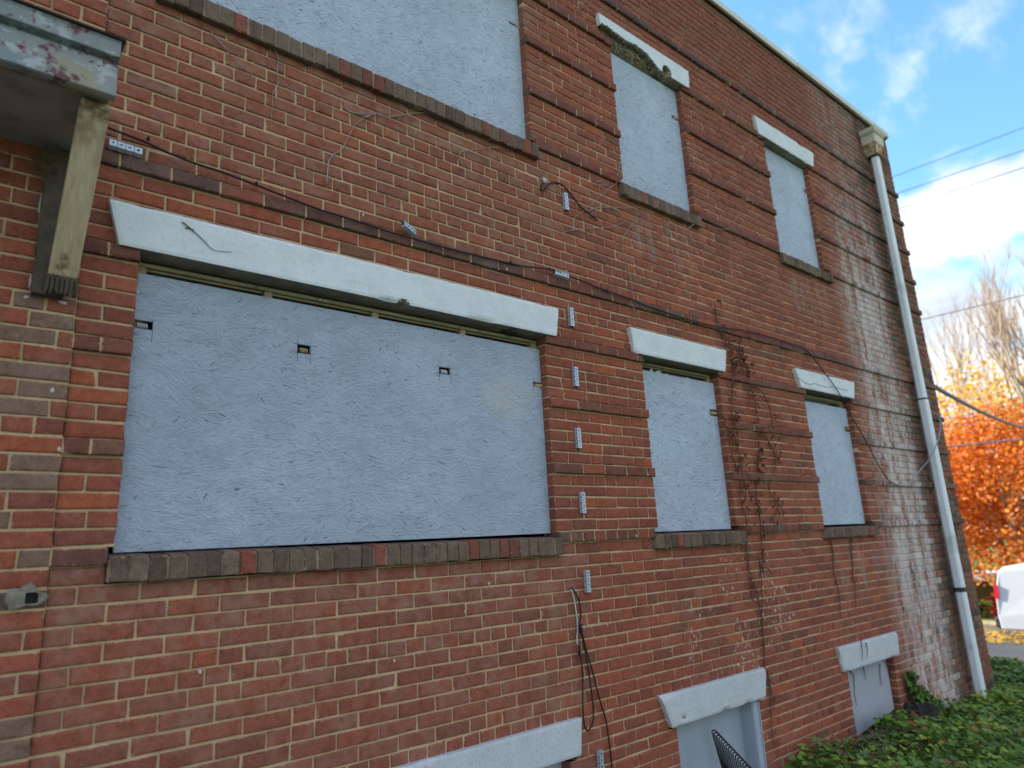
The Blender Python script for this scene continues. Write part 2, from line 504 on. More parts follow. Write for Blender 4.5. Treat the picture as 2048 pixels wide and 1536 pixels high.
def brick_tint(x, z, k, proud):
    r = rnd.random()
    red = lerp3((0.20, 0.047, 0.034), (0.30, 0.078, 0.050), rnd.random())
    if r < 0.16: c = lerp3((0.14, 0.036, 0.034), (0.19, 0.05, 0.042), rnd.random())
    elif r < 0.185: c = (0.105, 0.044, 0.040)
    elif r < 0.31: c = lerp3((0.31, 0.078, 0.044), (0.36, 0.092, 0.044), rnd.random())
    else: c = red
    bloom = rnd.random() * 0.35
    if not proud and x < 2.95 and (z > 1.62 or z < 0):           # duller, dusty field round the wide windows
        c = lerp3(c, (0.20, 0.074, 0.055), 0.25 + 0.3 * rnd.random())
        bloom = 0.1 + 0.55 * rnd.random()
        if -0.28 < z < 0 or 2.3 < z < 2.55: bloom = 0.45 + 0.45 * rnd.random()
    elif proud:
        if z < 1.0 and rnd.random() < 0.34: c, bloom = (0.155, 0.10, 0.095), 0.4
        elif z < 0 and rnd.random() < 0.12: c = (0.08, 0.05, 0.055)
    elif 2.9 < x < 3.7 and z < 1.6:
        c = lerp3(c, (0.35, 0.085, 0.04), 0.3 * rnd.random())
        bloom *= 0.6
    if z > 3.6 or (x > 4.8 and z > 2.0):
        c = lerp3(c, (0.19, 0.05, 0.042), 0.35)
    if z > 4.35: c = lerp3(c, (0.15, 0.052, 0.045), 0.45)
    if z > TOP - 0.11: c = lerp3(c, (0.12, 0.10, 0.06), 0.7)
    if x > 7.2:
        u = min(1, (x - 7.2) / 1.0)
        if rnd.random() < 0.7 * u: c = lerp3(c, (0.19, 0.115, 0.10), 0.75)
        if rnd.random() < (0.17 if z < 0 else 0.06) * u and x < 8.5 and z < 1.6: c, bloom = lerp3((0.30, 0.25, 0.25), (0.46, 0.44, 0.46), rnd.random()), 0.3
        elif rnd.random() < 0.2 * u: c = (0.075, 0.05, 0.042)
    c = (c[0] * 1.24, c[1] * 1.17, c[2] * 0.88)
    if c[0] > 2.2 * c[1]: c = lerp3(c, (0.235, 0.080, 0.052), 0.45)
    bloom *= 0.7
    return c, bloom


def dark_tint():
    return rnd.choice([(0.095, 0.05, 0.045), (0.12, 0.052, 0.045), (0.085, 0.062, 0.055), (0.15, 0.056, 0.046), (0.115, 0.085, 0.075)])


def sill_tint():
    if rnd.random() < 0.17: return lerp3((0.17, 0.06, 0.045), (0.26, 0.075, 0.05), rnd.random())
    return lerp3((0.090, 0.060, 0.044), (0.165, 0.118, 0.086), rnd.random())


def add_brick(mb, x0, x1, z0, z1, y, depth, tint, j=0.0019, axis=None):
    """one brick: rounded, slightly irregular face; axis maps (x, y, z) for walls turned another way"""
    rings = ((0.0, 0.0062, 0.2), (0.0035, 0.0012, 0.35), (0.012, 0.0, 1.0))
    vs, ed = [], []
    tl = (rnd.uniform(-1, 1) * 0.0018, rnd.uniform(-1, 1) * 0.0018)
    yj = rnd.uniform(-1, 1) * 0.0016
    for x, z in ((x0, z0), (x1, z0), (x1, z1), (x0, z1)):
        vs.append((x, y + depth, z))
        ed.append(6.0)
    jx = [(rnd.uniform(-j, j), rnd.uniform(-j, j)) for _ in range(4)]
    chip = [0, 0, 0, 0]
    if rnd.random() < 0.14: chip[rnd.randrange(4)] = rnd.uniform(0.002, 0.007)
    for ins, yy, e in rings:
        for i, (sx, sz) in enumerate(((1, 1), (-1, 1), (-1, -1), (1, -1))):
            x = (x0 if sx > 0 else x1) + sx * (ins + chip[i]) + jx[i][0]
            z = (z0 if sz > 0 else z1) + sz * (ins + chip[i] * 0.7) + jx[i][1]
            yy = yy + chip[i] * 0.3
            vs.append((x, y + yy + yj - sx * tl[0] * 0.5 - sz * tl[1] * 0.5, z))
            ed.append(e)
    fs = []
    for r in range(3):
        a, b = r * 4, r * 4 + 4
        for i in range(4):
            k = (i + 1) % 4
            fs.append((a + i, a + k, b + k, b + i))
    fs.append((12, 13, 14, 15))
    if axis: vs = [axis(p) for p in vs]
    mb.add(vs, fs, 0, tint, ed)


def intervals(k, x0, x1):
    iv = [(x0, x1)]
    for a, b, ka, kb in CUTS:
        if ka <= k < kb:
            out = []
            for p, q in iv:
                if b <= p or a >= q: out.append((p, q)); continue
                if a > p: out.append((p, a))
                if b < q: out.append((b, q))
            iv = out
    return iv


building = empty('brick_building', (0, 0, 0))
tag(building, 'two storey red brick building with boarded windows and white lintels', 'building')
wall = MB()
mort = MB()
J = 0.0092
for k in range(-30, 75):
    z0, z1 = zk(k), min(zk(k + 1), TOP)
    if z1 - z0 < 0.02: continue
    for sect, (xa, xb) in (('left', (-3.2, XS)), ('main', (XS, XR))):
        for p, q in intervals(k, xa, xb):
            proj = 0.0
            band = False
            if sect == 'left': proj = 0.020
            elif k in BAND_FULL or k in BAND_PIER:
                proj, band = 0.022, True
                if k == 62 and 5.15 < p: band = False
            # mortar bed
            my = (-proj if sect == 'left' else 0.0) + 0.0085
            e = 0.004
            mx0 = p + (e if p > xa + 0.01 else 0)
            mx1 = q - (e if q < xb - 0.01 else 0)
            vs = [(mx0, my, z0), (mx1, my, z0), (mx1, my, z1), (mx0, my, z1), (mx0, 0.13, z0), (mx1, 0.13, z0), (mx1, 0.13, z1), (mx0, 0.13, z1)]
            fs = [(0, 1, 2, 3), (1, 5, 6, 2), (4, 0, 3, 7)]
            mort.add(vs, fs)
            if proj and sect == 'main':
                my, za, zb = -proj + 0.0075, z0 + J / 2 + 0.002, z1 - J / 2 - 0.002
                mort.add([(mx0, my, za), (mx1, my, za), (mx1, my, zb), (mx0, my, zb), (mx0, 0.02, za), (mx1, 0.02, za), (mx1, 0.02, zb), (mx0, 0.02, zb)],
                         [(0, 1, 2, 3), (1, 5, 6, 2), (4, 0, 3, 7), (3, 2, 6, 7), (0, 4, 5, 1)])
            head = k in HEAD
            if head and sect == 'main' and q - p < 1.3 and k != 0:
                head = False
            step = BL / 2 if head else BL
            ph = (BL / 4 if head else (BL / 2 if k % 2 else 0.0)) + rnd.uniform(-0.008, 0.008)
            if sect == 'left': ph += 0.06
            i0 = math.floor((p - ph) / step)
            xs = [p]
            x = ph + (i0 + 1) * step
            while x < q - 0.02:
                if x - xs[-1] > 0.055: xs.append(x + rnd.uniform(-0.003, 0.003))
                x += step
            if q - xs[-1] < 0.05 and len(xs) > 1: xs.pop()
            xs.append(q)
            for a, b in zip(xs, xs[1:]):
                sub = [(a, b)]
                # the odd stretcher is really two headers
                if not head and b - a > 0.17 and rnd.random() < (0.05 if k not in (7, 14) else 0.5):
                    sub = [(a, (a + b) / 2), ((a + b) / 2, b)]
                for a_, b_ in sub:
                    l = a_ + (0 if a_ <= p + 1e-6 and p > xa + 0.01 else J / 2)
                    r = b_ - (0 if b_ >= q - 1e-6 and q < xb - 0.01 else J / 2)
                    if sect == 'left' and b_ >= q - 1e-6: r = q
                    if sect == 'main' and b_ >= q - 1e-6 and q >= XR - 0.01: r = XR + (0.018 if proj else 0)
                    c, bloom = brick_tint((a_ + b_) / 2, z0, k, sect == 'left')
                    if band:
                        c = lerp3(dark_tint(), c, 0.25 if k in (0, 24, 62) else 0.45) if rnd.random() < 0.88 else c
                        if k == 62: c = lerp3(c, (0.05, 0.04, 0.038), 0.5)
                        if k > 30 and k != 62: c = lerp3(c, (0.15, 0.045, 0.036), 0.5)
                        bloom *= 0.7
                    zj = rnd.uniform(-0.0012, 0.0012)
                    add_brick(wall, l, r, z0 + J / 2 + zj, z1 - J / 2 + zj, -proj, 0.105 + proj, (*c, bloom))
b0 = len(wall.v)
# join bricks and mortar into the one wall
base = len(wall.v)
wall.v += mort.v
wall.f += [tuple(i + base for i in f) for f in mort.f]
wall.m += [1] * len(mort.f)
wall.tint += mort.tint
wall.edge += mort.edge
wall.build('wall', [M['brick'], M['mortar']], building, attrs=True)
# inner leaf, end walls, rear wall
M['plain_brick'] = simple('plain_brickwork', (0.20, 0.06, 0.045), 0.9, 0, 0.4, 9, 0.4)
sh = MB()
sh.box((XR - 0.14, 0.112, -2.6), (XR - 0.004, 10.4, TOP - 0.002))
sh.box((-8.0, 10.402, -2.6), (XR - 0.006, 10.6, TOP - 0.003))
sh.box((-8.2, 0.02, -2.6), (-8.0, 10.6, TOP - 0.003))
sh.box((-8.0, 0.02, -2.6), (-3.202, 0.2, TOP - 0.004))
sh.build('side_wall', M['plain_brick'], building)
rf = MB()
rf.box((-8.19, 0.14, TOP - 0.16), (XR - 0.15, 10.39, TOP - 0.06))
rf.build('roof', M['roof'], building)
# floor slab and dark room backs so that the gaps look into a dark room
rm = MB()
rm.box((-3.0, 0.75, -2.5), (XR - 0.2, 0.78, TOP - 0.2))
rm.build('inner_wall', M['dark'], building)


# --- coping
def strip(mb, prof, x0, x1, n=1, mi=0, wob=0.0):
    """extrudes a (y, z) outline along X"""
    m = len(prof)
    vs, fs = [], []
    for i in range(n + 1):
        x = x0 + (x1 - x0) * i / n
        w = noise.noise(Vector((x * 1.3, 3.1, 0))) * wob + noise.noise(Vector((x * 6, 9.1, 0))) * wob * 0.35
        for (y, z) in prof:
            vs.append((x, y + w * 0.5, z + w))
    for i in range(n):
        for k in range(m):
            fs.append((i * m + k, (i + 1) * m + k, (i + 1) * m + (k + 1) % m, i * m + (k + 1) % m))
    fs.append(tuple(range(m)))
    fs.append(tuple(n * m + k for k in range(m))[::-1])
    mb.add(vs, fs, mi)


cp = MB()
pf = [(-0.042, TOP + 0.012), (-0.046, TOP + 0.075), (-0.03, TOP + 0.09), (0.2, TOP + 0.10), (0.2, TOP + 0.012)]
strip(cp, pf, -8.2, 6.945, 60, 0, 0.006)
strip(cp, [(y, z + 0.012) for y, z in pf], 6.955, XR + 0.03, 20, 0, 0.006)
cp.build('coping', M['coping'], building)
fl = MB()
strip(fl, [(-0.020, TOP + 0.001), (-0.020, TOP + 0.016), (0.1, TOP + 0.018), (0.1, TOP + 0.001)], -3.2, XR + 0.01, 40, 0, 0.002)
fl.build('coping_edge', simple('red_brown_flashing', (0.10, 0.03, 0.022), 0.8, 0, 0.3, 12, 0.2), building)


# --- lintels
def lintel(name, xt0, xt1, xb0, xb1, z0, z1, mats, parent, damage=None, p=0.036, back=0.125, nx=64, nz=14):
    """splayed concrete lintel; damage(u, w) gives how deep the face is broken away, metres"""
    mb = MB()
    g = {}
    for i in range(nx + 1):
        u = i / nx
        for j in range(nz + 1):
            w = j / nz
            xa = xb0 + (xt0 - xb0) * w
            xb = xb1 + (xt1 - xb1) * w
            x = xa + (xb - xa) * u
            z = z0 + (z1 - z0) * w
            rough = noise.noise(Vector((x * 23, z * 23, 1.3))) * 0.0012 + noise.noise(Vector((x * 4, z * 4, 2.3))) * 0.001
            y = -p + rough
            ex = min(i, nx - i)
            ez = min(j, nz - j)
            cz = max(0, noise.noise(Vector((x * 7.0, z * 9.0, 11.0))) - 0.18)
            if ex == 0: y += 0.003 + 0.03 * cz
            elif ex == 1: y += 0.012 * cz
            if ez == 0: y += 0.003 + 0.035 * cz
            elif ez == 1: y += 0.012 * cz
            dd = damage(u, w) if damage else 0
            if dd > 0:
                rg = noise.noise(Vector((x * 34, z * 34, 5))) * 0.5 + noise.noise(Vector((x * 80, z * 80, 7))) * 0.35
                y += dd * (1 + 0.45 * rg)
                z += dd * 0.75 * (1 - w) * (1 + 0.5 * rg)
            g[i, j] = len(mb.v) + 0
            mb.add([(x, y, z)], [], 0)
    for i in range(nx):
        for j in range(nz):
            dm = damage(( i + .5) / nx, (j + .5) / nz) if damage else 0
            mb.f.append((g[i, j], g[i + 1, j], g[i + 1, j + 1], g[i, j + 1]))
            mb.m.append(2 if dm > 0.004 else 0)
    # soffit, top and ends run back into the wall
    nb = 8
    bi = {}
    for i in range(nx + 1):
        f = mb.v[g[i, 0]]
        for q in range(nb + 1):
            s = q / nb
            y = f[1] + (back - f[1]) * s
            zz = f[2] * (1 - s) ** 1.6 + z0 * (1 - (1 - s) ** 1.6) + noise.noise(Vector((f[0] * 12, y * 12, 3))) * 0.002
            if q == 0: bi[i, q] = g[i, 0]
            else:
                bi[i, q] = len(mb.v)
                mb.add([(f[0], y, zz)], [], 0)
    for i in range(nx):
        for q in range(nb):
            mb.f.append((bi[i, q], bi[i, q + 1], bi[i + 1, q + 1], bi[i + 1, q]))
            dm = damage((i + .5) / nx, 0.02) if damage else 0
            mb.m.append(2 if dm > 0.02 and q < 3 else 1)
    bt = [len(mb.v) + i for i in range(nx + 1)]
    mb.add([(mb.v[g[i, nz]][0], back, z1) for i in range(nx + 1)], [], 0)
    for i in range(nx):
        mb.f.append((g[i, nz], g[i + 1, nz], bt[i + 1], bt[i])); mb.m.append(0)
    mb.f.append(tuple([g[0, j] for j in range(nz, -1, -1)] + [bi[0, q] for q in range(1, nb + 1)] + [bt[0]])); mb.m.append(0)
    mb.f.append(tuple([g[nx, j] for j in range(nz + 1)] + [bt[nx]] + [bi[nx, q] for q in range(nb, 0, -1)])); mb.m.append(0)
    return mb.build(name, mats, parent)


def rowlock_sill(parent, x0, x1, z0, z1, label=None, seed=0):
    """a row of bricks on edge, tops sloping back to the window"""
    mb = MB()
    n = max(2, round((x1 - x0) / 0.0685))
    w = (x1 - x0) / n
    for i in range(n):
        xa, xb = x0 + i * w + 0.0034, x0 + (i + 1) * w - 0.0034
        dz, dy, dt = rnd.uniform(-0.004, 0.004), rnd.uniform(-0.004, 0.004), rnd.uniform(-0.002, 0.002)
        c = sill_tint()
        b = len(mb.v)
        add_brick(mb, xa + dt, xb + dt, z0 + dz, z1 + dz * 0.5, -0.044 + dy, 0.14, (*c, rnd.random() * 0.3), 0.002)
        # slope the top backwards
        for q in range(b, len(mb.v)):
            x, y, z = mb.v[q]
            s = (z - z0) / (z1 - z0)
            if s > 0.4: mb.v[q] = (x, y, z + max(0, (y + 0.04)) * 0.12)
    m = MB()
    zt = z1 - 0.007
    m.add([(x0 + 0.003, -0.034, z0 + 0.004), (x1 - 0.003, -0.034, z0 + 0.004), (x1 - 0.003, -0.034, zt), (x0 + 0.003, -0.034, zt),
           (x0 + 0.003, 0.11, z0 + 0.004), (x1 - 0.003, 0.11, z0 + 0.004), (x1 - 0.003, 0.11, zt + 0.016), (x0 + 0.003, 0.11, zt + 0.016)],
          [(0, 1, 2, 3), (1, 5, 6, 2), (4, 0, 3, 7), (3, 2, 6, 7), (0, 4, 5, 1)])
    base = len(mb.v)
    mb.v += m.v
    mb.f += [tuple(i + base for i in f) for f in m.f]
    mb.m += [1] * len(m.f)
    mb.tint += m.tint
    mb.edge += m.edge
    o = mb.build('sill', [M['brick'], M['sill_mortar']], parent, attrs=True)
    if label: o['label'] = label
    return o


def window(x0, x1, z0, z1, mull=(), depth=0.078):
    """timber frame with dark panes, seen through the gap above the boards; sub-parts are added by the caller"""
    mb = MB()
    f = 0.045
    mb.box((x0 + .002, depth, z1 - 0.020), (x1 - .002, depth + 0.05, z1 - 0.001))
    mb.box((x0 + .002, depth, z0 + 0.02), (x1 - .002, depth + 0.05, z0 + 0.065))
    mb.box((x0 + .002, depth + 0.001, z0 + 0.066), (x0 + f, depth + 0.05, z1 - 0.021))
    mb.box((x1 - f, depth + 0.001, z0 + 0.066), (x1 - .002, depth + 0.05, z1 - 0.021))
    for m in mull:
        mb.box((m - 0.02, depth + 0.002, z0 + 0.067), (m + 0.02, depth + 0.048, z1 - 0.0215))
    for m0, m1 in zip([x0 + f] + [m + 0.02 for m in mull], [m - 0.02 for m in mull] + [x1 - f]):
        mb.box((m0 + .001, depth + 0.016, z1 - 0.032), (m1 - .001, depth + 0.045, z1 - 0.0212))
    o = mb.build('window', M['frame'], building)
    bevel(o, 0.004, 1)
    gl = MB()
    gl.box((x0 + 0.01, depth + 0.03, z0 + 0.05), (x1 - 0.01, depth + 0.036, z1 - 0.04))
    gl.build('pane', M['glass'], o)
    return o


LM = [M['lintel'], M['soffit_concrete'], M['aggregate']]
LW = [M['lintel_worn'], M['soffit_concrete'], M['aggregate']]


def chip_gl(u, w):
    d = math.hypot((u - 0.545) / 0.016, w / 0.16)
    return 0.022 * max(0, 1 - d) if d < 1 else 0.0


def broken_u2(u, w):
    if u < 0.01: lim = 0.45
    elif u < 0.5: lim = 0.52 - 0.10 * u + 0.05 * math.sin(u * 21)
    else: lim = 0.47 * max(0, 1 - (u - 0.5) / 0.13)
    lim += 0.05 * noise.noise(Vector((u * 30, 0.4, 0)))
    d = 0
    if w < lim: d = 0.062 * min(1, (lim - w) / 0.10 + 0.25)
    q = math.hypot((u - 0.72) / 0.055, (w - 0.12) / 0.36)
    if q < 1: d = max(d, 0.05 * min(1, (1 - q) * 2.5))
    return d


def chip_b2(u, w):
    d = math.hypot((u - 0.12) / 0.045, (w - 0.2) / 0.13)
    return 0.006 * max(0, 1 - d) if d < 1 else 0.0


w_gl = window(*WINS['gl'][:2], 0.05, 1.262, (1.09, 1.66, 2.23))
lintel('lintel', 0.386, 2.909, 0.436, 2.876, 1.273, 1.463, LM, w_gl, chip_gl, nx=150)
rowlock_sill(w_gl, *SILLS['gl'][:2], -0.066, 0.028)
w_g2 = window(*WINS['g2'][:2], 0.05, 1.262)
lintel('lintel', 3.600, 4.775, 3.632, 4.725, 1.273, 1.458, LM, w_g2)
rowlock_sill(w_g2, *SILLS['g2'][:2], -0.066, 0.022)
for px, py, w_, h_ in ((1303, 743, 0.05, 0.03), (1318, 746, 0.07, 0.035), (1334, 750, 0.04, 0.02), (1376, 757, 0.03, 0.02)):
    tp = at(px, py, 0.066)
    mb = MB()
    q = []
    for i in range(9):
        a = i / 9 * 6.283
        r = 0.55 + 0.5 * noise.noise(Vector((px + math.cos(a) * 1.7, math.sin(a) * 1.7, 3)))
        q.append((tp.x + w_ * r * math.cos(a), 0.0655 + 0.004 * math.sin(a * 2), tp.z + h_ * r * math.sin(a)))
    mb.add(q + [(x, y + 0.001, z) for x, y, z in q], [tuple(range(9)), tuple(range(9, 18))[::-1]] + [(i, (i + 1) % 9, 9 + (i + 1) % 9, 9 + i) for i in range(9)])
    mb.build('torn_paper', M['cable_white'], w_g2)
w_g3 = window(*WINS['g3'][:2], 0.05, 1.262)
lg3 = lintel('lintel', 5.864, 7.040, 5.925, 6.980, 1.275, 1.452, LM, w_g3)
lg3['label'] = 'white lintel with a thin dark crack'
rowlock_sill(w_g3, *SILLS['g3'][:2], -0.070, 0.012)
w_ul = window(0.518, 2.802, 2.66, 3.87)
lintel('lintel', 0.386, 2.909, 0.436, 2.876, 3.885, 4.07, LM, w_ul)
rowlock_sill(w_ul, *SILLS['ul'][:2], 2.512, 2.612)
w_u2 = window(*WINS['u2'][:2], 2.66, 3.87)
lu2 = lintel('lintel', 3.582, 4.755, 3.602, 4.730, 3.885, 4.078, LM, w_u2, broken_u2, nx=150, nz=34)
lu2['label'] = 'crumbling white lintel with its aggregate laid bare'
rowlock_sill(w_u2, *SILLS['u2'][:2], 2.508, 2.606)
w_u3 = window(*WINS['u3'][:2], 2.66, 3.86)
lintel('lintel', 5.830, 7.012, 5.862, 6.958, 3.872, 4.062, LM, w_u3)
rowlock_sill(w_u3, *SILLS['u3'][:2], 2.512, 2.612)


def cellar(x0, x1, zb, label=None):
    mb = MB()
    z1 = -1.146
    mb.box((x0 + .002, 0.10, zb), (x0 + 0.03, 0.16, z1))
    mb.box((x1 - 0.03, 0.10, zb), (x1 - .002, 0.16, z1))
    mb.box((x0 + 0.031, 0.10, z1 - 0.04), (x1 - 0.031, 0.16, z1))
    return mb.build('basement_window', M['frame'], building)


w_b1 = cellar(*WINS['b1'][:2], -2.0)
lintel('lintel', 0.40, 2.865, 0.44, 2.842, -1.132, -0.948, LW, w_b1, nx=100)
w_b2 = cellar(*WINS['b2'][:2], -2.0)
lintel('lintel', 3.556, 4.756, 3.640, 4.706, -1.145, -0.952, LW, w_b2, chip_b2)
w_b3 = cellar(*WINS['b3'][:2], -1.8)
lintel('lintel', 5.868, 7.036, 5.922, 6.998, -1.152, -0.956, LW, w_b3)
# crack in the third ground floor lintel
ck = MB()
ck.tube(smooth_path(crop(1408, 560, 2.4, [(452, 470), (480, 490), (510, 502), (530, 497), (560, 507), (590, 515), (620, 512), (650, 522), (690, 530)], -0.0365), 4), 0.0022, 4)
ck.build('crack', M['dark'], lg3)
# patched hole in the left part of the wall
mp = MB()
ctr = at(52, 1195, -0.02)
ring = []
for i in range(26):
    a = 2 * math.pi * i / 26
    r = 0.058 * (1 + 0.75 * noise.noise(Vector((math.cos(a) * 1.5, math.sin(a) * 1.5, 4))))
    ring.append((ctr.x - 0.012 + r * math.cos(a) * 0.9, ctr.z + 0.0 + r * math.sin(a) * 0.75))
hole = [(-0.004, -0.022), (0.036, -0.022), (0.036, 0.016), (-0.004, 0.016)]
n = len(ring)
vs = [(x, -0.021, z) for x, z in ring]
sq = []
for i in range(n):
    a = 2 * math.pi * i / n
    cx, cz = math.cos(a), math.sin(a)
    s = 0.019 / max(abs(cx), abs(cz))
    sq.append((ctr.x + 0.016 + cx * s, ctr.z - 0.003 + cz * s))
mid = [((a[0] * 0.6 + b[0] * 0.4), (a[1] * 0.6 + b[1] * 0.4)) for a, b in zip(ring, sq)]
mp.add(vs + [(x, -0.028, z) for x, z in mid] + [(x, -0.027, z) for x, z in sq] + [(x, -0.0205, z) for x, z in sq],
       [(r * n + i, r * n + (i + 1) % n, (r + 1) * n + (i + 1) % n, (r + 1) * n + i) for r in range(3) for i in range(n)])
o = mp.build('mortar_patch', simple('grey_mortar_patch', (0.27, 0.25, 0.195), 0.95, 0, 0.55, 30, 0.9), building)
mh = MB()
mh.add([(x, -0.0203, z) for x, z in sq], [tuple(range(n))])
mh.build('hole', M['dark'], o)


# ------------------------------------------------------------------ boards over the windows
def board(label, x0, x1, z0, z1, y, holes, mat, sk=(0, 0), name='window_board'):
    """one sheet with square notches cut in it; sk tilts bottom / top edges a little"""
    xs = sorted({x0, x1, *[h[0] for h in holes], *[h[1] for h in holes]})
    zs = sorted({z0, z1, *[h[2] for h in holes], *[h[3] for h in holes]})
    xs = [x for x in xs if x0 <= x <= x1]
    zs = [z for z in zs if z0 <= z <= z1]
    inside = lambda x, z: any(h[0] < x < h[1] and h[2] < z < h[3] for h in holes)
    bm = bmesh.new()
    T = 0.0125
    vd = {}

    def V(x, z, yy):
        key = (round(x, 5), round(z, 5), yy)
        if key not in vd:
            u = (x - x0) / (x1 - x0)
            w = (z - z0) / (z1 - z0)
            vd[key] = bm.verts.new((x, yy, z + sk[0] * (u - 0.5) * (1 - w) + sk[1] * (u - 0.5) * w))
        return vd[key]
    cells = [(i, j) for i in range(len(xs) - 1) for j in range(len(zs) - 1) if not inside((xs[i] + xs[i + 1]) / 2, (zs[j] + zs[j + 1]) / 2)]
    S = set(cells)
    for i, j in cells:
        a, b, c_, d = xs[i], xs[i + 1], zs[j], zs[j + 1]
        bm.faces.new((V(a, c_, y), V(b, c_, y), V(b, d, y), V(a, d, y)))
        bm.faces.new((V(a, d, y + T), V(b, d, y + T), V(b, c_, y + T), V(a, c_, y + T)))
        for (ni, nj), (p, q) in (((i - 1, j), ((a, d), (a, c_))), ((i + 1, j), ((b, c_), (b, d))), ((i, j - 1), ((a, c_), (b, c_))), ((i, j + 1), ((b, d), (a, d)))):
            if (ni, nj) not in S:
                bm.faces.new((V(*q, y), V(*p, y), V(*p, y + T), V(*q, y + T)))
    me = bpy.data.meshes.new(name)
    bm.to_mesh(me)
    bm.free()
    me.materials.append(mat)
    o = bpy.data.objects.new(name, me)
    COL.objects.link(o)
    return tag(o, label, 'board', 'painted boards over the windows')


def bolt(parent, p, kind=0):
    """end of the timber strut that clamps a board, showing in its notch"""
    mb = MB()
    p = Vector(p)
    if kind == 0:
        mb.tube([p + Vector((-0.02, 0.03, 0.004)), p + Vector((0.0, 0.004, 0.0)), p + Vector((0.035, -0.006, -0.002)), p + Vector((0.05, -0.003, 0.0))], [0.012, 0.014, 0.012, 0.004], 8)
        mb.tube([p + Vector((-0.01, 0.01, -0.012)), p + Vector((0.05, -0.004, -0.010))], 0.004, 6)
        o = mb.build('strut_end', M['frame'], parent, True)
    else:
        pts = []
        for i in range(30):
            a = i * 0.9
            pts.append(p + Vector((-0.018 + i * 0.0015, 0.012 + 0.011 * math.cos(a), 0.011 * math.sin(a))))
        mb.tube(pts, 0.0045, 6)
        o = mb.build('rope_end', M['frame'] if kind == 1 else M['cable_white'], parent, True)
    return o


YB = 0.055
hl = lambda px0, py0, px1, py1: (at(px0, py0, YB).x, at(px1, py1, YB).x, at(px1, py1, YB).z, at(px0, py0, YB).z)
H1 = hl(268, 638, 305, 661); H1 = (0.50, H1[1], H1[2], H1[3])
H2 = hl(595, 688, 621, 709); H3 = hl(878, 733, 901, 750)
H4 = hl(1066, 763, 1090, 776); H4 = (H4[0], 2.9, H4[2], H4[3])
gb = board('wide grey-blue board over the ground floor window with two square holes', 0.521, 2.799, 0.053, 1.199, YB, [H1, H2, H3, H4], M['osb'], (0.014, -0.004))
bolt(gb, at(283, 650, YB + 0.012), 2)
bolt(gb, at(607, 700, YB + 0.008), 1)
bolt(gb, at(888, 743, YB + 0.008), 2)
bolt(gb, at(1074, 771, YB + 0.004), 0)
for hx0, hx1, hz0, hz1 in (H2, H3, H1, H4):
    for (ax_, az_), (bx_, bz_) in (((hx0, hz0 - 0.04), (hx0, hz1 + 0.05)), ((hx1, hz0 - 0.05), (hx1, hz1 + 0.035)), ((hx0 - 0.02, hz1), (hx1 + 0.045, hz1)), ((hx0 - 0.03, hz0), (hx1 + 0.02, hz0))):
        if min(ax_, bx_) < 0.53 or max(ax_, bx_) > 2.79: continue
        mb = MB()
        hw = 0.0011
        if abs(ax_ - bx_) < 1e-6: q = [(ax_ - hw, az_), (ax_ + hw, az_), (bx_ + hw * 0.3, bz_), (bx_ - hw * 0.3, bz_)]
        else: q = [(ax_, az_ - hw), (bx_, bz_ - hw * 0.3), (bx_, bz_ + hw * 0.3), (ax_, az_ + hw)]
        mb.add([(x, YB - 0.0006, z) for x, z in q], [(0, 1, 2, 3)])
        mb.build('saw_cut', M['dark'], gb)
# screw heads
sc = MB()
for px, py in ((352, 706), (515, 1003), (560, 690), (700, 950), (1040, 720), (1040, 1010), (300, 1060), (640, 600), (800, 1070)):
    p = at(px, py, YB)
    sc.tube([p + Vector((0, 0.001, 0)), p + Vector((0, -0.0025, 0)), p + Vector((0, -0.004, 0))], [0.007, 0.0065, 0.003], 10)
sc.build('screw_heads', M['osb'], gb, True)
hu = hl(1018, 42, 1046, 62)
ub = board('wide pale grey board over the upper window with one notch at its right edge', 0.521, 2.799, 2.675, 3.86, YB, [(hu[0], 2.9, hu[2], hu[3])], M['osb_pale'])
bolt(ub, at(1034, 54, YB + 0.004), 0)
h = hl(1419, 818, 1432, 833)
b2 = board('narrow grey board between the wide ground floor window and the dead vine', 3.737, 4.668, 0.044, 1.190, YB, [(h[0], 4.8, h[2], h[3])], M['osb_pale'])
bolt(b2, at(1425, 826, YB + 0.004), 0)
h = hl(1688, 853, 1697, 864)
b3 = board('narrow grey board right of the dead vine under the cracked lintel', 6.024, 6.947, 0.045, 1.183, YB, [(h[0], 7.1, h[2], h[3])], M['osb_pale'])
bolt(b3, at(1693, 858, YB + 0.004), 0)
h = hl(1343, 229, 1357, 243)
b4 = board('pale grey board over the upper window under the crumbling lintel', 3.730, 4.636, 2.690, 3.866, YB, [(h[0], 4.8, h[2], h[3])], M['osb_pale'])
bolt(b4, at(1350, 236, YB + 0.004), 0)
h = hl(1607, 377, 1615, 389)
b5 = board('narrow pale grey board over the last upper window beside the downpipe', 6.000, 6.882, 2.690, 3.856, YB, [(h[0], 7.1, h[2], h[3])], M['osb_pale'])
bolt(b5, at(1611, 384, YB + 0.004), 0)
M['smooth_board'] = simple('smooth_grey_painted_board', (0.40, 0.43, 0.50), 0.6, 0, 0.14, 4, 0.1, (0.32, 0.335, 0.37))
b6 = board('smooth grey board over the basement window behind the ivy', 6.034, 6.90, -1.66, -1.150, YB, [], M['smooth_board'], (0.09, 0))
tag(b6, None, 'board')
b7 = board('board under the worn lintel of the leftmost basement window', 0.53, 2.786, -1.9, -1.16, 0.07, [], M['smooth_board'])

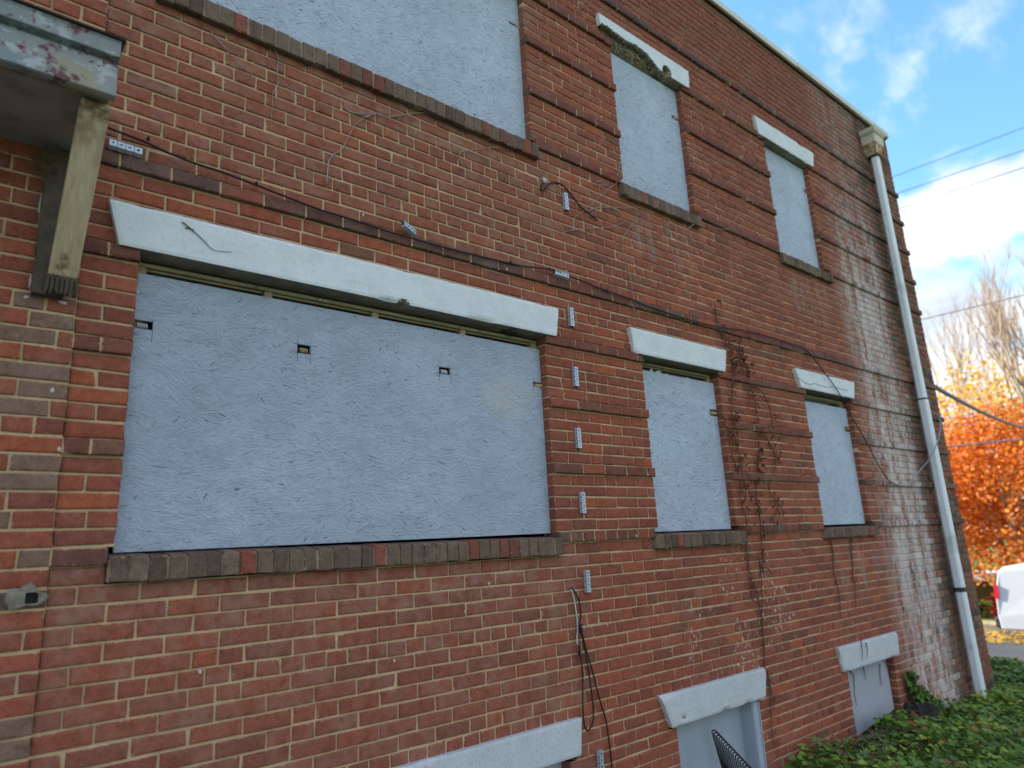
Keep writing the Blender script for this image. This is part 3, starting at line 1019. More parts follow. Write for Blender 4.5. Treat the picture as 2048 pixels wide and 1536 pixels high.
# folded steel liner and panel in the middle basement opening
pn = empty('metal_panel', (4.19, 0.1, GROUND))
tag(pn, 'blue-grey metal panel with a folded edge behind the leaf rake', 'panel')
mb = MB()
mb.box((3.726, 0.096, -1.98), (4.562, 0.104, -1.149))
o = mb.build('sheet', M['grey_panel'], pn)
o.matrix_parent_inverse = Matrix.Translation((-4.19, -0.1, -GROUND))
mb = MB()
mb.box((4.563, 0.0, -1.98), (4.571, 0.11, -1.152))
mb.box((4.572, -0.006, -1.98), (4.632, 0.002, -1.16))
mb.box((4.633, -0.014, -1.98), (4.641, 0.0, -1.16))
o = mb.build('folded_edge', M['grey_panel'], pn)
o.matrix_parent_inverse = Matrix.Translation((-4.19, -0.1, -GROUND))

# ------------------------------------------------------------------ leaf rake, head up against the panel
rk = empty('leaf_rake', (4.06, -0.30, GROUND))
tag(rk, 'black leaf rake standing head up against the basement panel', 'rake')
inv = Matrix.Translation((-4.06, 0.30, -GROUND))
A, B = Vector((4.125, 0.035, -1.268)), Vector((4.085, -0.36, -1.535))
NT_ = 24
hub = Vector((4.03, -0.26, -1.98))
for i in range(NT_):
    u = i / (NT_ - 1)
    tip = A.lerp(B, u)
    low = hub + (B - A) * (u - 0.5) * 0.30
    mb = MB()
    d = (tip - low).normalized()
    hook = Vector((0.9, -0.45, -0.1)).normalized()
    pts = [low, low.lerp(tip, 0.35) + Vector((-0.004, 0, 0)), low.lerp(tip, 0.75) + Vector((-0.006, 0, 0)), tip - d * 0.02 + Vector((-0.004, 0, 0)), tip, tip + hook * 0.018 + d * 0.006, tip + hook * 0.036 - d * 0.006, tip + hook * 0.046 - d * 0.022]
    mb.tube(smooth_path(pts, 4), 0.0045, 6)
    o = mb.build('tine', M['black'], rk, True)
    o.matrix_parent_inverse = inv
mb = MB()
mb.beam(A.lerp(hub + (B - A) * (-0.5) * 0.3, 0.24), B.lerp(hub + (B - A) * 0.5 * 0.3, 0.24), 0.012, 0.012)
o = mb.build('cross_band', M['black'], rk); o.matrix_parent_inverse = inv
mb = MB()
mb.tube([hub + Vector((0, 0, 0.05)), hub, hub + Vector((0, 0, -0.16))], [0.07, 0.03, 0.016], 10)
o = mb.build('handle', M['black'], rk, True); o.matrix_parent_inverse = inv

# ------------------------------------------------------------------ canopy over the door at the left
CX = 0.306
cn = empty('door_canopy', (-0.6, -0.02, 1.6))
tag(cn, 'weathered canopy with peeling blue-grey fascia and a cream wooden brace', 'canopy')
inv = Matrix.Translation((0.6, 0.02, -1.6))


def cpart(mb, name, mat, **k):
    o = mb.build(name, mat, cn, **k)
    o.matrix_parent_inverse = inv
    return o


mb = MB()
prof = [(-0.553, 1.588), (-0.562, 1.592), (-0.562, 1.640), (-0.551, 1.650), (-0.551, 1.722), (-0.536, 1.726), (-0.536, 1.738), (-0.574, 1.741), (-0.578, 1.790), (-0.584, 1.797), (-0.570, 1.803), (-0.530, 1.803), (-0.530, 1.588)]
strip(mb, prof[::-1], -1.7, CX, 30, 0, 0.003)
cpart(mb, 'fascia', M['canopy'])
mb = MB()
strip(mb, [(-0.53, 1.604), (-0.53, 1.80), (-0.022, 1.86), (-0.022, 1.612)][::-1], -1.69, CX - 0.012, 10, 0, 0.0)
cpart(mb, 'soffit', M['soffit'])
mb = MB()
strip(mb, [(-0.590, 1.803), (-0.590, 1.809), (-0.022, 1.876), (-0.022, 1.862), (-0.54, 1.804)][::-1], -1.71, CX + 0.012, 16, 0, 0.003)
cpart(mb, 'roofing', simple('dark_canopy_felt', (0.03, 0.026, 0.024), 0.9, 0, 0.4, 10, 0.4))
mb = MB()
mb.box((-1.68, -0.529, 1.590), (CX - 0.02, -0.508, 1.6035))
cpart(mb, 'trim', simple('mossy_cream_trim', (0.25, 0.22, 0.12), 0.8, 0, 0.6, 14, 0.3, (0.06, 0.05, 0.035)))
mb = MB()
d0, d1 = Vector((0.259, -0.475, 1.604)), Vector((0.251, -0.064, 1.070))
ax = (d1 - d0).normalized()
side = Vector((1, 0, 0))
nn = side.cross(ax).normalized()
q = []
for p_, cut in ((d1, 0), (d0, 1)):
    for a, b in ((-0.046, -0.02), (0.046, -0.02), (0.046, 0.02), (-0.046, 0.02)):
        q.append(p_ + side * a + nn * b)
mb.hexa(q)
br = bevel(cpart(mb, 'brace', M['brace']), 0.004, 1)
mb = MB()
mb.box((0.162, -0.062, 1.00), (0.262, -0.021, 1.600))
plate = cpart(mb, 'wall_plate', M['wood_dark'])
mb = MB()
for i in range(7):
    xx = 0.198 + i * 0.0155
    mb.hexa([(xx, -0.085 + rnd.uniform(0, .01), 1.0 + rnd.uniform(-.012, .02)), (xx + 0.012, -0.085, 1.0 + rnd.uniform(-.012, .02)), (xx + 0.012, -0.063, 1.0), (xx, -0.063, 1.0),
             (xx, -0.10, 1.07), (xx + 0.012, -0.10, 1.07), (xx + 0.012, -0.063, 1.07), (xx, -0.063, 1.07)])
rot = mb.build('rotten_foot', M['wood_dark'], plate)
rot.matrix_parent_inverse = Matrix.Identity(4)
mb = MB()
for x_, z_, w_, h_ in ((0.282, 1.13, 0.010, 0.030), (0.285, 1.06, 0.014, 0.016), (0.270, 0.99, 0.026, 0.012), (0.156, 1.05, 0.005, 0.05), (0.150, 0.99, 0.012, 0.010), (0.157, 1.38, 0.005, 0.06)):
    vs = []
    for i in range(9):
        a = i / 9 * 2 * math.pi
        r = 1 + 1.1 * noise.noise(Vector((x_ * 50 + math.cos(a) * 2, z_ * 50 + math.sin(a) * 2, 0)))
        vs.append((x_ + w_ * 0.6 * r * math.cos(a), -0.0225, z_ + h_ * 0.6 * r * math.sin(a)))
    mb.add(vs, [tuple(range(9))])
    cpart(mb, 'paint_smear', M['cable_white'])
    mb = MB()
# old nest of grass stuffed behind the brace
mb = MB()
for i in range(120):
    p = Vector((0.165 + rnd.gauss(0, 0.02), -0.075 + rnd.gauss(0, 0.015), 1.53 + rnd.gauss(0, 0.035)))
    d = Vector((rnd.gauss(0, 1), rnd.gauss(0, 0.6), rnd.gauss(-0.3, 0.8))).normalized() * rnd.uniform(0.02, 0.06)
    mb.tube([p - d, p + Vector((0, 0, 0.006)), p + d], 0.0009, 3, cap=False)
nest = mb.build('nest', simple('dry_nest_grass', (0.16, 0.12, 0.07), 0.9, 0, 0.5, 30, 0))
tag(nest, 'scrap of dry nest grass tucked behind the canopy brace', 'nest')

# ------------------------------------------------------------------ steel mounting blocks


M['bumper_dark'] = simple('dark_gap', (0.05, 0.055, 0.06), 0.6, 0, 0.2, 20, 0)
def make_block():
    r = empty('cable_bracket')
    mb = MB()
    w, h_, d = 0.046, 0.128, 0.020
    for i in range(4):
        za, zb = -h_ / 2 + i * h_ / 4 + 0.0013, -h_ / 2 + (i + 1) * h_ / 4 - 0.0013
        if i == 3: zb += 0.001
        x0_, x1_ = -w / 2, w / 2
        mb.hexa([(x0_, 0, za), (x1_, 0, za), (x1_, 0.0 + 0, zb), (x0_, 0, zb)] [:0] or
                [(x0_, -0.001, za), (x0_ + 0.004, -d, za), (x1_ - 0.010, -d, za), (x1_, -0.001, za), (x0_, -0.001, zb), (x0_ + 0.004, -d, zb), (x1_ - 0.010, -d, zb), (x1_, -0.001, zb)])
    mb.box((-w / 2 + 0.003, -d + 0.002, -h_ / 2 + 0.001), (w / 2 - 0.012, -0.0005, h_ / 2 - 0.001), 1)
    mb.build('body', [M['steel'], M['bumper_dark']], r)
    for i in range(4):
        z = -h_ / 2 + (i + 0.5) * h_ / 4
        hb = MB()
        rr = 0.0058 if i == 3 else 0.0042
        hb.tube([(-0.004, -d - 0.0002, z), (-0.004, -d - 0.0012, z)], rr, 10)
        if 0 < i < 3: hb.box((-0.0065, -d - 0.001, z - 0.007), (-0.0015, -d - 0.0003, z))
        hb.build('screw_hole', M['dark'], r)
    return r


blk = make_block()
spots = [  # x, z, turned flat?, label
    (3.043, 1.435, 0, 0, 'upright steel bracket just right of the wide white lintel, top of its column'),
    (3.043, 1.032, 0, 0, 'upright steel bracket second from top of the column on the pier'),
    (3.026, 0.632, 0, 0, 'upright steel bracket third from top of the column, middle of the pier'),
    (3.022, 0.233, 0, 0, 'upright steel bracket fourth from top of the column, lowest on the pier'),
    (3.012, -0.229, 0, 0, 'upright steel bracket under the pier beside the hanging cables'),
    (3.012, -1.21, 0, 0, 'upright steel bracket at the bottom beside the worn basement lintels'),
    (3.075, 2.278, 0, -0.02, 'upright steel bracket high on the wall under the loose cable loop'),
    (0.425, 1.709, 1, 0, 'flat steel bracket on the dark belt course next to the canopy brace'),
    (1.792, 1.712, 1, 0, 'flat tilted steel bracket on the belt course above the wide lintel'),
    (2.953, 1.706, 1, 0, 'flat steel bracket on the belt course above the column of upright ones')]
for i, (x, z, flat, tilt, lab) in enumerate(spots):
    o = blk if i == 0 else copy_tree(blk)
    o.location = (x, -0.025 if flat else -0.0015, z)
    if flat:
        o.rotation_euler = (-0.5 if 'tilted' in lab else 0.0, math.pi / 2 + 0.02, 0)
        o.location.y = -0.025 if 'tilted' not in lab else -0.04
        o.scale = (0.85, 1, 0.98)
    else:
        o.rotation_euler = (0, tilt, 0)
    tag(o, lab, 'bracket', 'steel cable brackets on the wall')


# ------------------------------------------------------------------ cables on the wall
def cable(label, pts, r, mat, n=5, name='cable'):
    mb = MB()
    mb.tube(smooth_path(pts, n), r, 8)
    return tag(mb.build(name, mat, None, True), label, 'cable')


P = []
for px, py, y in [(205, 252, -.03), (213.5, 254.6, -.03), (270, 276, -.028), (301.6, 289, -.028), (340.5, 307.5, -.028), (394.7, 328, -.028), (460, 350, -.028), (540, 381, -.028), (640, 419.5, -.028), (675, 430, -.028),
                  (734.8, 449, -.028), (789, 466.9, -.034), (826, 477, -.034), (877, 491.4, -.028), (931.7, 506, -.028), (1040, 531, -.02), (1098, 538.3, -.03), (1128, 548, -.03), (1161.9, 561.2, -.024), (1209, 579.9, -.024), (1265, 599.3, -.026), (1300, 613.7, -.026),
                  (1408, 647.5, -.028), (1512, 666, -.028), (1587, 689, -.028), (1612, 699.6, -.03), (1641, 735, -.045), (1674.7, 780.8, -.045), (1699.7, 826.7, -.035), (1733, 885, -.03), (1762, 939, -.03), (1778.8, 962, -.03), (1795.5, 970.4, -.03)]:
    P.append(at(px, py, y - 0.010))
c1 = cable('long black cable sagging along the belt course to the downpipe', P, 0.0052, M['black'])
mb = MB()
Q = [P[-1]] + [at(px, py, y) for px, py, y in ((1816.3, 968.3, -.03), (1841, 939, -.05), (1862, 914, -.14), (1876.8, 876.7, -.17), (1880.9, 847.5, -.16), (1878, 835, -.12), (1870.5, 826.7, -.03))]
mb.tube(smooth_path(Q, 6), 0.0065, 8)
mb.build('bare_end', M['cable_grey'], c1, True)
for px, py in ((296, 280), (1213, 583), (1137, 553), (1098, 541), (512, 370), (1020, 527)):
    p = at(px, py, -0.03)
    cl = MB()
    cl.tube([p + Vector((0, 0.02, 0.012)), p + Vector((0, -0.01, 0.012)), p + Vector((0, -0.015, 0)), p + Vector((0, -0.01, -0.01))], 0.004, 6)
    cl.build('clip', M['black'], c1, True)
c2 = cable('short black cable curling from a white plug on the upper wall',
           crop(1000, 0, 2.4, [(212, 876), (196, 893), (200, 912), (215, 910), (226, 893), (242, 880), (285, 880), (330, 920), (380, 985), (420, 1020), (468, 1058)], -0.014), 0.0055, M['black'])
mb = MB()
a, b = at(1086, 358, -0.001), at(1088, 366, -0.02)
mb.tube([a, a.lerp(b, 0.5) + Vector((0, -0.012, 0)), b], [0.014, 0.016, 0.010], 8)
mb.build('plug', M['cable_white'], c2, True)
hc = empty('hanging_cables', at(1140.6, 1176, 0))
tag(hc, 'tangle of black cables and one white cable hanging under the pier', 'cables')
hinv = Matrix.Translation(-at(1140.6, 1176, 0))
S3 = (1000, 996, 2.8444)
for nm, mat, r, pts in (
        ('cable', 'black', 0.0046, [(400, 512, -.002), (412, 516, -.02), (440, 560, -.02), (456, 620, -.018), (458, 680, -.018), (448, 726, -.018), (462, 760, -.02), (452, 730, -.022), (470, 790, -.02)]),
        ('white_cable', 'cable_white', 0.0042, [(400, 512, -.002), (408, 522, -.016), (424, 590, -.016), (436, 670, -.014), (441, 740, -.014), (438, 800, -.013), (440, 835, -.013)]),
        ('cable', 'black', 0.0042, [(462, 760, -.02), (480, 850, -.02), (500, 960, -.018), (520, 1100, -.018), (530, 1200, -.018), (530, 1265, -.02), (515, 1308, -.02), (498, 1322, -.02), (482, 1300, -.02), (473, 1240, -.02), (471, 1150, -.018), (470, 1000, -.018), (458, 900, -.018), (450, 868, -.018), (446, 880, -.02), (452, 895, -.018), (458, 870, -.018), (446, 840, -.018)]),
        ('cable', 'black', 0.0044, [(455, 730, -.022), (475, 800, -.02), (495, 880, -.018), (530, 1000, -.018), (565, 1140, -.018), (600, 1255, -.018), (618, 1370, -.018), (632, 1480, -.018), (635, 1545, -.018), (634, 1640, -.018)])):
    mb = MB()
    mb.tube(smooth_path(crop(*S3, pts), 5), r, 7)
    o = mb.build(nm, M[mat], hc, True)
    o.matrix_parent_inverse = hinv
mb = MB()
kp = at(1000 + 458 / 2.8444, 996 + 745 / 2.8444, -0.022)
for i in range(5):
    ph = rnd.random() * 6
    mb.tube([kp + Vector((0.014 * math.sin(a * 1.3 + ph), -0.004 + 0.008 * math.cos(a + ph), 0.026 * math.cos(a))) for a in [j * 0.6 for j in range(12)]], 0.004, 6)
o = mb.build('knot', M['black'], hc, True); o.matrix_parent_inverse = hinv


# ------------------------------------------------------------------ twigs and dead vines
def twigs(name, label, cat, lines, mat, r0=0.0045, wob=0.004):
    mb = MB()
    for ln in lines:
        pts = smooth_path(ln, 7)
        n_ = len(pts)
        pts = [p + Vector((noise.noise(p * 23), -abs(noise.noise(p * 17)) * 0.6, noise.noise(p * 21 + Vector((5, 5, 5))))) * wob for p in pts]
        mb.tube(pts, [r0 * (1 - 0.65 * i / n_) for i in range(n_)], 5)
    return tag(mb.build(name, mat, None, True), label, cat)


c24 = lambda ox, oy, pts: crop(ox, oy, 2.4, pts, -0.010)
twigs('dry_vine', 'pale bare vine arching on the brick under the wide upper window', 'vine', [
    c24(640, 0, [(30, 885), (38, 800), (58, 748), (105, 715), (140, 650), (165, 600), (210, 565), (250, 530)]),
    c24(640, 0, [(215, 562), (270, 545), (340, 560), (440, 545), (530, 545), (600, 565)]),
    c24(640, 0, [(130, 530), (180, 545), (245, 540)])], M['twig'])
twigs('dry_vine', 'short pale vine curled on the brick left of the upper pier', 'vine', [
    c24(640, 0, [(682, 790), (668, 745), (690, 725), (760, 717), (800, 708), (870, 712), (920, 725)])], M['twig'], 0.0038)
twigs('dry_vine', 'thin pale vine hanging from the sill nearest the canopy', 'vine', [
    c24(0, 0, [(1305, 170), (1318, 230), (1335, 280), (1330, 340), (1332, 395), (1310, 450), (1306, 520), (1300, 580)]),
    c24(0, 0, [(1010, 150), (1060, 210), (1130, 290), (1210, 365)])], M['twig'], 0.0034)
c42 = lambda pts: crop(1080, 300, 4.267, pts, -0.012)
twigs('dry_vine', 'spreading pale vine below the sill of the crumbling lintel window', 'vine', [
    c42([(690, 100), (672, 170), (655, 240), (650, 285), (590, 330), (520, 390), (430, 470), (370, 520), (300, 570), (282, 640), (270, 680), (180, 710)]),
    c42([(700, 150), (690, 200), (668, 260)]),
    c42([(250, 690), (340, 675), (440, 665), (540, 665), (650, 650), (740, 600), (830, 540)]),
    c42([(410, 520), (500, 490), (620, 490), (740, 495), (820, 480)]),
    c42([(700, 778), (720, 730), (780, 640), (820, 600), (890, 575), (935, 535)]),
    c42([(800, 1365), (800, 1280), (780, 1150), (750, 1000), (715, 880), (705, 770)]),
    c42([(480, 275), (520, 265), (540, 290), (600, 295)]), c42([(460, 295), (540, 300), (600, 320)])], M['twig'], 0.0040)
twigs('dry_vine', 'short pale vine on the belt between the two upper narrow windows', 'vine', [
    crop(1400, 240, 5.908, [(-180, 1300), (-80, 1240), (0, 1210), (120, 1250), (250, 1290), (320, 1282), (380, 1265), (410, 1200), (440, 1150), (470, 1130)], -0.033)], M['twig'], 0.0038)
twigs('dry_vine', 'thin dark twig stuck on the left of the wide white lintel', 'vine', [
    crop(200, 240, 5.908, [(970, 1205), (1040, 1255), (1100, 1310), (1170, 1370), (1240, 1440), (1300, 1505), (1380, 1545), (1560, 1560)], -0.040), crop(200, 240, 5.908, [(1010, 1270), (1070, 1285), (1120, 1300)], -0.040)], M['wood_dark'], 0.0028, 0.002)
twigs('dry_vine', 'thin dark vine dangling under the sill right of the dead leaves', 'vine', [
    crop(1640, 1020, 5.908, [(120, 340), (135, 430), (160, 560), (155, 700), (190, 850), (225, 1000), (235, 1170), (240, 1280)]),
    crop(1640, 1020, 5.908, [(370, 330), (365, 480), (385, 640), (380, 760), (410, 860), (415, 1000), (420, 1160)])], M['vine'], 0.0085, 0.010)
twigs('dry_vine', 'faint grey vine on the chalky brick left of the downpipe', 'vine', [
    crop(1640, 1020, 5.908, [(740, 0), (780, 120), (790, 260), (800, 390), (840, 480), (850, 600)]), crop(1640, 1020, 5.908, [(850, 140), (830, 210), (850, 300), (870, 380)]),
    crop(1640, 1020, 5.908, [(1060, 640), (1110, 760), (1140, 900), (1160, 1050), (1190, 1180), (1200, 1300)])], M['twig'], 0.006, 0.012)

# the big dead creeper between the two narrow ground floor windows
dv = empty('dead_creeper', at(1530, 1360, 0))
tag(dv, 'dead brown creeper with shrivelled leaves between the narrow ground floor windows', 'creeper')
dinv = Matrix.Translation(-at(1530, 1360, 0))
c10 = lambda pts: crop(1000, 560, 2.4, pts, -0.014)
c28 = lambda pts: crop(1000, 996, 2.8444, pts, -0.014)
stems = [
    c10([(1050, 230), (1085, 300), (1110, 350), (1120, 470), (1112, 600), (1122, 720), (1150, 850), (1160, 950), (1152, 1050), (1180, 1150), (1190, 1290), (1200, 1440), (1210, 1536)]) + c28([(1440, 480), (1470, 570), (1490, 720), (1500, 900), (1508, 1000)]),
    c10([(1170, 250), (1150, 340), (1190, 450), (1230, 620), (1240, 740), (1240, 860), (1230, 1000), (1250, 1180), (1262, 1400)]) + c28([(1478, 350), (1486, 450), (1490, 600), (1500, 800), (1512, 960)]),
    c10([(1240, 700), (1280, 760), (1325, 860), (1290, 1000), (1335, 1080), (1300, 1160)]), c10([(1030, 120), (1045, 200), (1100, 300), (1135, 330), (1180, 500), (1200, 600)]),
    c10([(1130, 640), (1100, 760), (1135, 900), (1190, 1000), (1225, 1060)]), c10([(1060, 640), (1100, 700), (1120, 820)]), c10([(1190, 480), (1260, 540), (1300, 640), (1310, 760)]),
    c28([(1400, 250), (1412, 400), (1455, 540), (1480, 660)]), c28([(1520, 980), (1540, 1150), (1545, 1300), (1560, 1420)]), c28([(1500, 1000), (1535, 1050), (1560, 1200)])]
mb = MB()
for s in stems:
    pts = [p + Vector((noise.noise(p * 15), 0, noise.noise(p * 13 + Vector((3, 0, 0))))) * 0.012 for p in smooth_path(s, 6)]
    mb.tube(pts, [0.0058 * (1 - 0.5 * i / len(pts)) for i in range(len(pts))], 5)
    for i in range(6, len(pts) - 1, 4):
        d = Vector((rnd.uniform(-1, 1), -0.25, rnd.uniform(-0.9, 0.6))) * rnd.uniform(0.03, 0.10)
        mb.tube([pts[i], pts[i] + d * 0.5 + Vector((0, 0, 0.01)), pts[i] + d], [0.003, 0.002, 0.001], 4)
o = mb.build('stem', M['vine'], dv, True); o.matrix_parent_inverse = dinv
mb = MB()


def leaf(mb, p, d, n_, L, W, curl=0.4, tint=None, mi=0):
    """a pointed, folded leaf"""
    d = d.normalized()
    s = d.cross(n_).normalized()
    n_ = s.cross(d)
    vs = [p, p + d * L * 0.35 + s * W * 0.5 + n_ * curl * W * 0.3, p + d * L * 0.75 + s * W * 0.34 - n_ * curl * W * 0.1, p + d * L - n_ * curl * W * 0.5,
          p + d * L * 0.75 - s * W * 0.34 - n_ * curl * W * 0.1, p + d * L * 0.35 - s * W * 0.5 + n_ * curl * W * 0.3, p + d * L * 0.5 - n_ * 0.02 * W]
    mb.add(vs, [(0, 1, 6), (1, 2, 6), (2, 3, 6), (3, 4, 6), (4, 5, 6), (5, 0, 6)], mi, tint)


for s, cnt in ((stems[0][:11], 95), (stems[1][:9], 105), (stems[2], 34), (stems[4], 30), (stems[6], 16), (stems[3], 14)):
    pts = smooth_path(s, 8)
    k = 0
    while k < cnt:
        p = rnd.choice(pts)
        if noise.noise(p * 6.0) < -0.05 and rnd.random() < 0.75: k += 0.5; continue
        k += 1
        q = p + Vector((rnd.gauss(0, 0.03), -abs(rnd.gauss(0.012, 0.02)), rnd.gauss(0, 0.03)))
        leaf(mb, q, Vector((rnd.gauss(0, 0.6), rnd.gauss(-0.25, 0.3), rnd.gauss(-0.8, 0.5))), Vector((rnd.gauss(0, 1), -1, rnd.gauss(0, 1))), rnd.uniform(0.018, 0.075), rnd.uniform(0.007, 0.026), rnd.uniform(0.6, 2.4))
o = mb.build('dead_leaves', M['vine_leaf'], dv); o.matrix_parent_inverse = dinv
twigs('dry_vine', 'thin dark vine strands over the basement board behind the ivy', 'vine', [
    crop(1540, 1280, 6.0, [(960, 370), (1000, 430), (1010, 560), (1020, 680), (1040, 790)], 0.045), crop(1540, 1280, 6.0, [(1120, 320), (1135, 400), (1150, 480)], 0.045),
    crop(1540, 1280, 6.0, [(1315, 290), (1320, 400), (1330, 500), (1335, 560)], 0.045), crop(1540, 1280, 6.0, [(1430, 310), (1450, 400), (1480, 480), (1510, 560)], 0.045),
    crop(1540, 1280, 6.0, [(1080, -20), (1100, 80), (1110, 180), (1100, 250)], -0.05), crop(1540, 1280, 6.0, [(1150, 30), (1165, 120), (1160, 220)], -0.05),
    crop(1540, 1280, 6.0, [(1380, 240), (1410, 330), (1440, 420), (1530, 540)], 0.045)], M['vine'], 0.005, 0.006)

# ------------------------------------------------------------------ downpipe
dp = empty('downpipe', (8.64, -0.085, GROUND))
tag(dp, 'white downpipe with a rusty cream rain head near the building corner', 'downpipe')
pinv = Matrix.Translation((-8.64, 0.085, -GROUND))


def ppart(mb, name, mat, **k):
    o = mb.build(name, mat, dp, **k)
    o.matrix_parent_inverse = pinv
    return o


PX = 8.645


def rpipe(mb, z0, z1, hw, hd, x=PX, y=-0.085, c=0.018, mi=0):
    pr = [(-hw, -hd + c), (-hw + c, -hd), (hw - c, -hd), (hw, -hd + c), (hw, hd - c), (hw - c, hd), (-hw + c, hd), (-hw, hd - c)]
    vs = [(x + a, y + b, z0) for a, b in pr] + [(x + a, y + b, z1) for a, b in pr]
    mb.add(vs, [(i, (i + 1) % 8, 8 + (i + 1) % 8, 8 + i) for i in range(8)] + [tuple(range(8))[::-1], tuple(range(8, 16))], mi)


mb = MB()
rpipe(mb, 1.42, 4.60, 0.043, 0.043)
rpipe(mb, -1.78, 1.44, 0.047, 0.047)
ppart(mb, 'pipe', M['pipe'])
M['rust_collar'] = simple('rusted_collar', (0.06, 0.035, 0.022), 0.85, 0, 0.4, 20, 0.3)
for z, zz, hw in ((4.56, 4.59, 0.058), (1.415, 1.432, 0.050)):
    mb = MB()
    rpipe(mb, z, zz, hw, hw)
    ppart(mb, 'collar', M['rust_collar'])
for z in (-0.72,):
    mb = MB()
    rpipe(mb, z, z + 0.045, 0.052, 0.052)
    mb.box((PX - 0.085, -0.03, z + 0.002), (PX + 0.085, -0.002, z + 0.043))
    ppart(mb, 'strap', simple('dark_pipe_strap', (0.07, 0.06, 0.06), 0.7, 0, 0.4, 20, 0.2))


def frustum(mb, z0, z1, a, b, x=PX, mi=0):
    """a, b: (half width, front y) at z0 and z1, back against the wall"""
    q = []
    for z, (hw, fy) in ((z0, a), (z1, b)):
        q += [(x - hw, fy, z), (x + hw, fy, z), (x + hw, -0.004, z), (x - hw, -0.004, z)]
    mb.hexa(q, mi)


hd = MB()
frustum(hd, 4.715, 4.835, (0.135, -0.165), (0.140, -0.172))
frustum(hd, 4.836, 4.852, (0.150, -0.182), (0.155, -0.187))
frustum(hd, 4.853, 4.905, (0.158, -0.190), (0.172, -0.206))
head = bevel(ppart(hd, 'rain_head', M['rain_head']), 0.004, 1)
hd = MB()
frustum(hd, 4.585, 4.714, (0.062, -0.135), (0.136, -0.166))
o = hd.build('rusty_funnel', M['rain_head_rust'], head)

# ------------------------------------------------------------------ ground
M['soil'] = simple('dark_soil', (0.05, 0.04, 0.028), 0.95, 0, 0.5, 5, 0.6, (0.03, 0.035, 0.015))


def gz(x, y):
    """height of the ground: flat by the wall, a bank down to the street"""
    t = min(1, max(0, (x - 10.9) / 1.9))
    t = t * t * (3 - 2 * t)
    t2 = min(1, max(0, (x - 24.6) / 6.5))
    z = GROUND + (-2.80 - GROUND) * t
    mound = 0.10 * math.exp(-((x - 6.6) / 1.0) ** 2 - ((y + 0.5) / 0.7) ** 2)
    lift = 0.22 * max(0, 1 - abs(x - 5.0) / 2.2) if x < 7.2 else 0
    return z + mound + lift * (1 if y > -1.2 else max(0, 1 - (-1.2 - y) / 2)) - 0.95 * t2


mb = MB()
xs = [-60, -30, -12, -4] + [i * 0.5 for i in range(-4, 60)] + [32, 36, 45, 60, 90, 140, 220, 400]
ys = [-200, -90, -40, -20, -12, -8] + [i * 0.5 for i in range(-12, 25)] + [15, 20, 30, 50, 100, 220]
vs = [(x, y, gz(x, y)) for x in xs for y in ys]
ny = len(ys)
fs = [(i * ny + j, (i + 1) * ny + j, (i + 1) * ny + j + 1, i * ny + j + 1) for i in range(len(xs) - 1) for j in range(ny - 1)]
mb.add(vs, fs)
t = NT('ground_turf')
c = t.ramp(t.noise(3.0, 8, 0.7), [(0.3, (0.045, 0.065, 0.014)), (0.55, (0.11, 0.20, 0.025)), (0.75, (0.17, 0.24, 0.04))])
t.bump(t.noise(40, 5), 0.6, 0.02)
tag(mb.build('ground', t.out(c, 0.95), None, True), kind='structure')

mb = MB()
mb.box((-14, -7.5, GROUND - 0.1), (2.9, -0.35, GROUND + 0.05))  # slab added out of view to bounce light onto soffits and lintel undersides
tag(mb.build('bounce_slab', simple('bounce_concrete', (0.27, 0.25, 0.22), 0.9, 0, 0.25, 2, 0.2)), kind='structure')
RX0, RX1 = 13.0, 22.0
t = NT('asphalt')
c = t.mix(1.0, t.ramp(t.noise(0.9, 6, 0.6), [(0.3, (0.052, 0.052, 0.054)), (0.7, (0.085, 0.085, 0.088))]), t.ramp(t.noise(60, 4), [(0.3, 0.75), (0.7, 1.15)]), 'MULTIPLY')
t.bump(t.noise(120, 3), 0.4, 0.004)
asphalt = t.out(c, 0.85)
mb = MB()
mb.add([(RX0, -80, -2.794), (RX1, -80, -2.794), (RX1, 120, -2.794), (RX0, 120, -2.794)], [(0, 1, 2, 3)])
tag(mb.build('road', asphalt), kind='structure')
mb = MB()
mb.box((RX1, -80, -2.85), (RX1 + 0.16, 120, -2.66))
mb.box((RX0 - 0.16, -80, -2.85), (RX0, 120, -2.66))
tag(mb.build('kerb', simple('concrete_kerb', (0.32, 0.30, 0.27), 0.9, 0, 0.25, 4, 0.3)), kind='structure')
mb = MB()
mb.add([(RX1 + .17, -80, -2.67), (RX1 + 0.95, -80, -2.67), (RX1 + 0.95, 120, -2.67), (RX1 + .17, 120, -2.67)], [(0, 1, 2, 3)])
tag(mb.build('pavement', simple('concrete_pavement', (0.36, 0.33, 0.28), 0.9, 0, 0.2, 2, 0.2)), kind='structure')


# ------------------------------------------------------------------ plants
def leaf_material(name, cols, trans=0.25):
    t = NT(name)
    a = t.n('Attribute', {'attribute_name': 'tint'})
    f = a.outputs['Fac']
    c = t.ramp(t.n('SeparateColor', None, Color=a.outputs['Color']).outputs[0], cols)
    t.put(t.b.inputs['Base Color'], c)
    t.b.inputs['Roughness'].default_value = 0.5
    tr = t.n('BsdfTranslucent', None, Color=c)
    mx = t.n('MixShader', None, Fac=trans)
    t.t.links.new(t.b.outputs[0], mx.inputs[1])
    t.t.links.new(tr.outputs[0], mx.inputs[2])
    t.t.links.new(mx.outputs[0], t.t.nodes['Material Output'].inputs[0])
    return t.mat


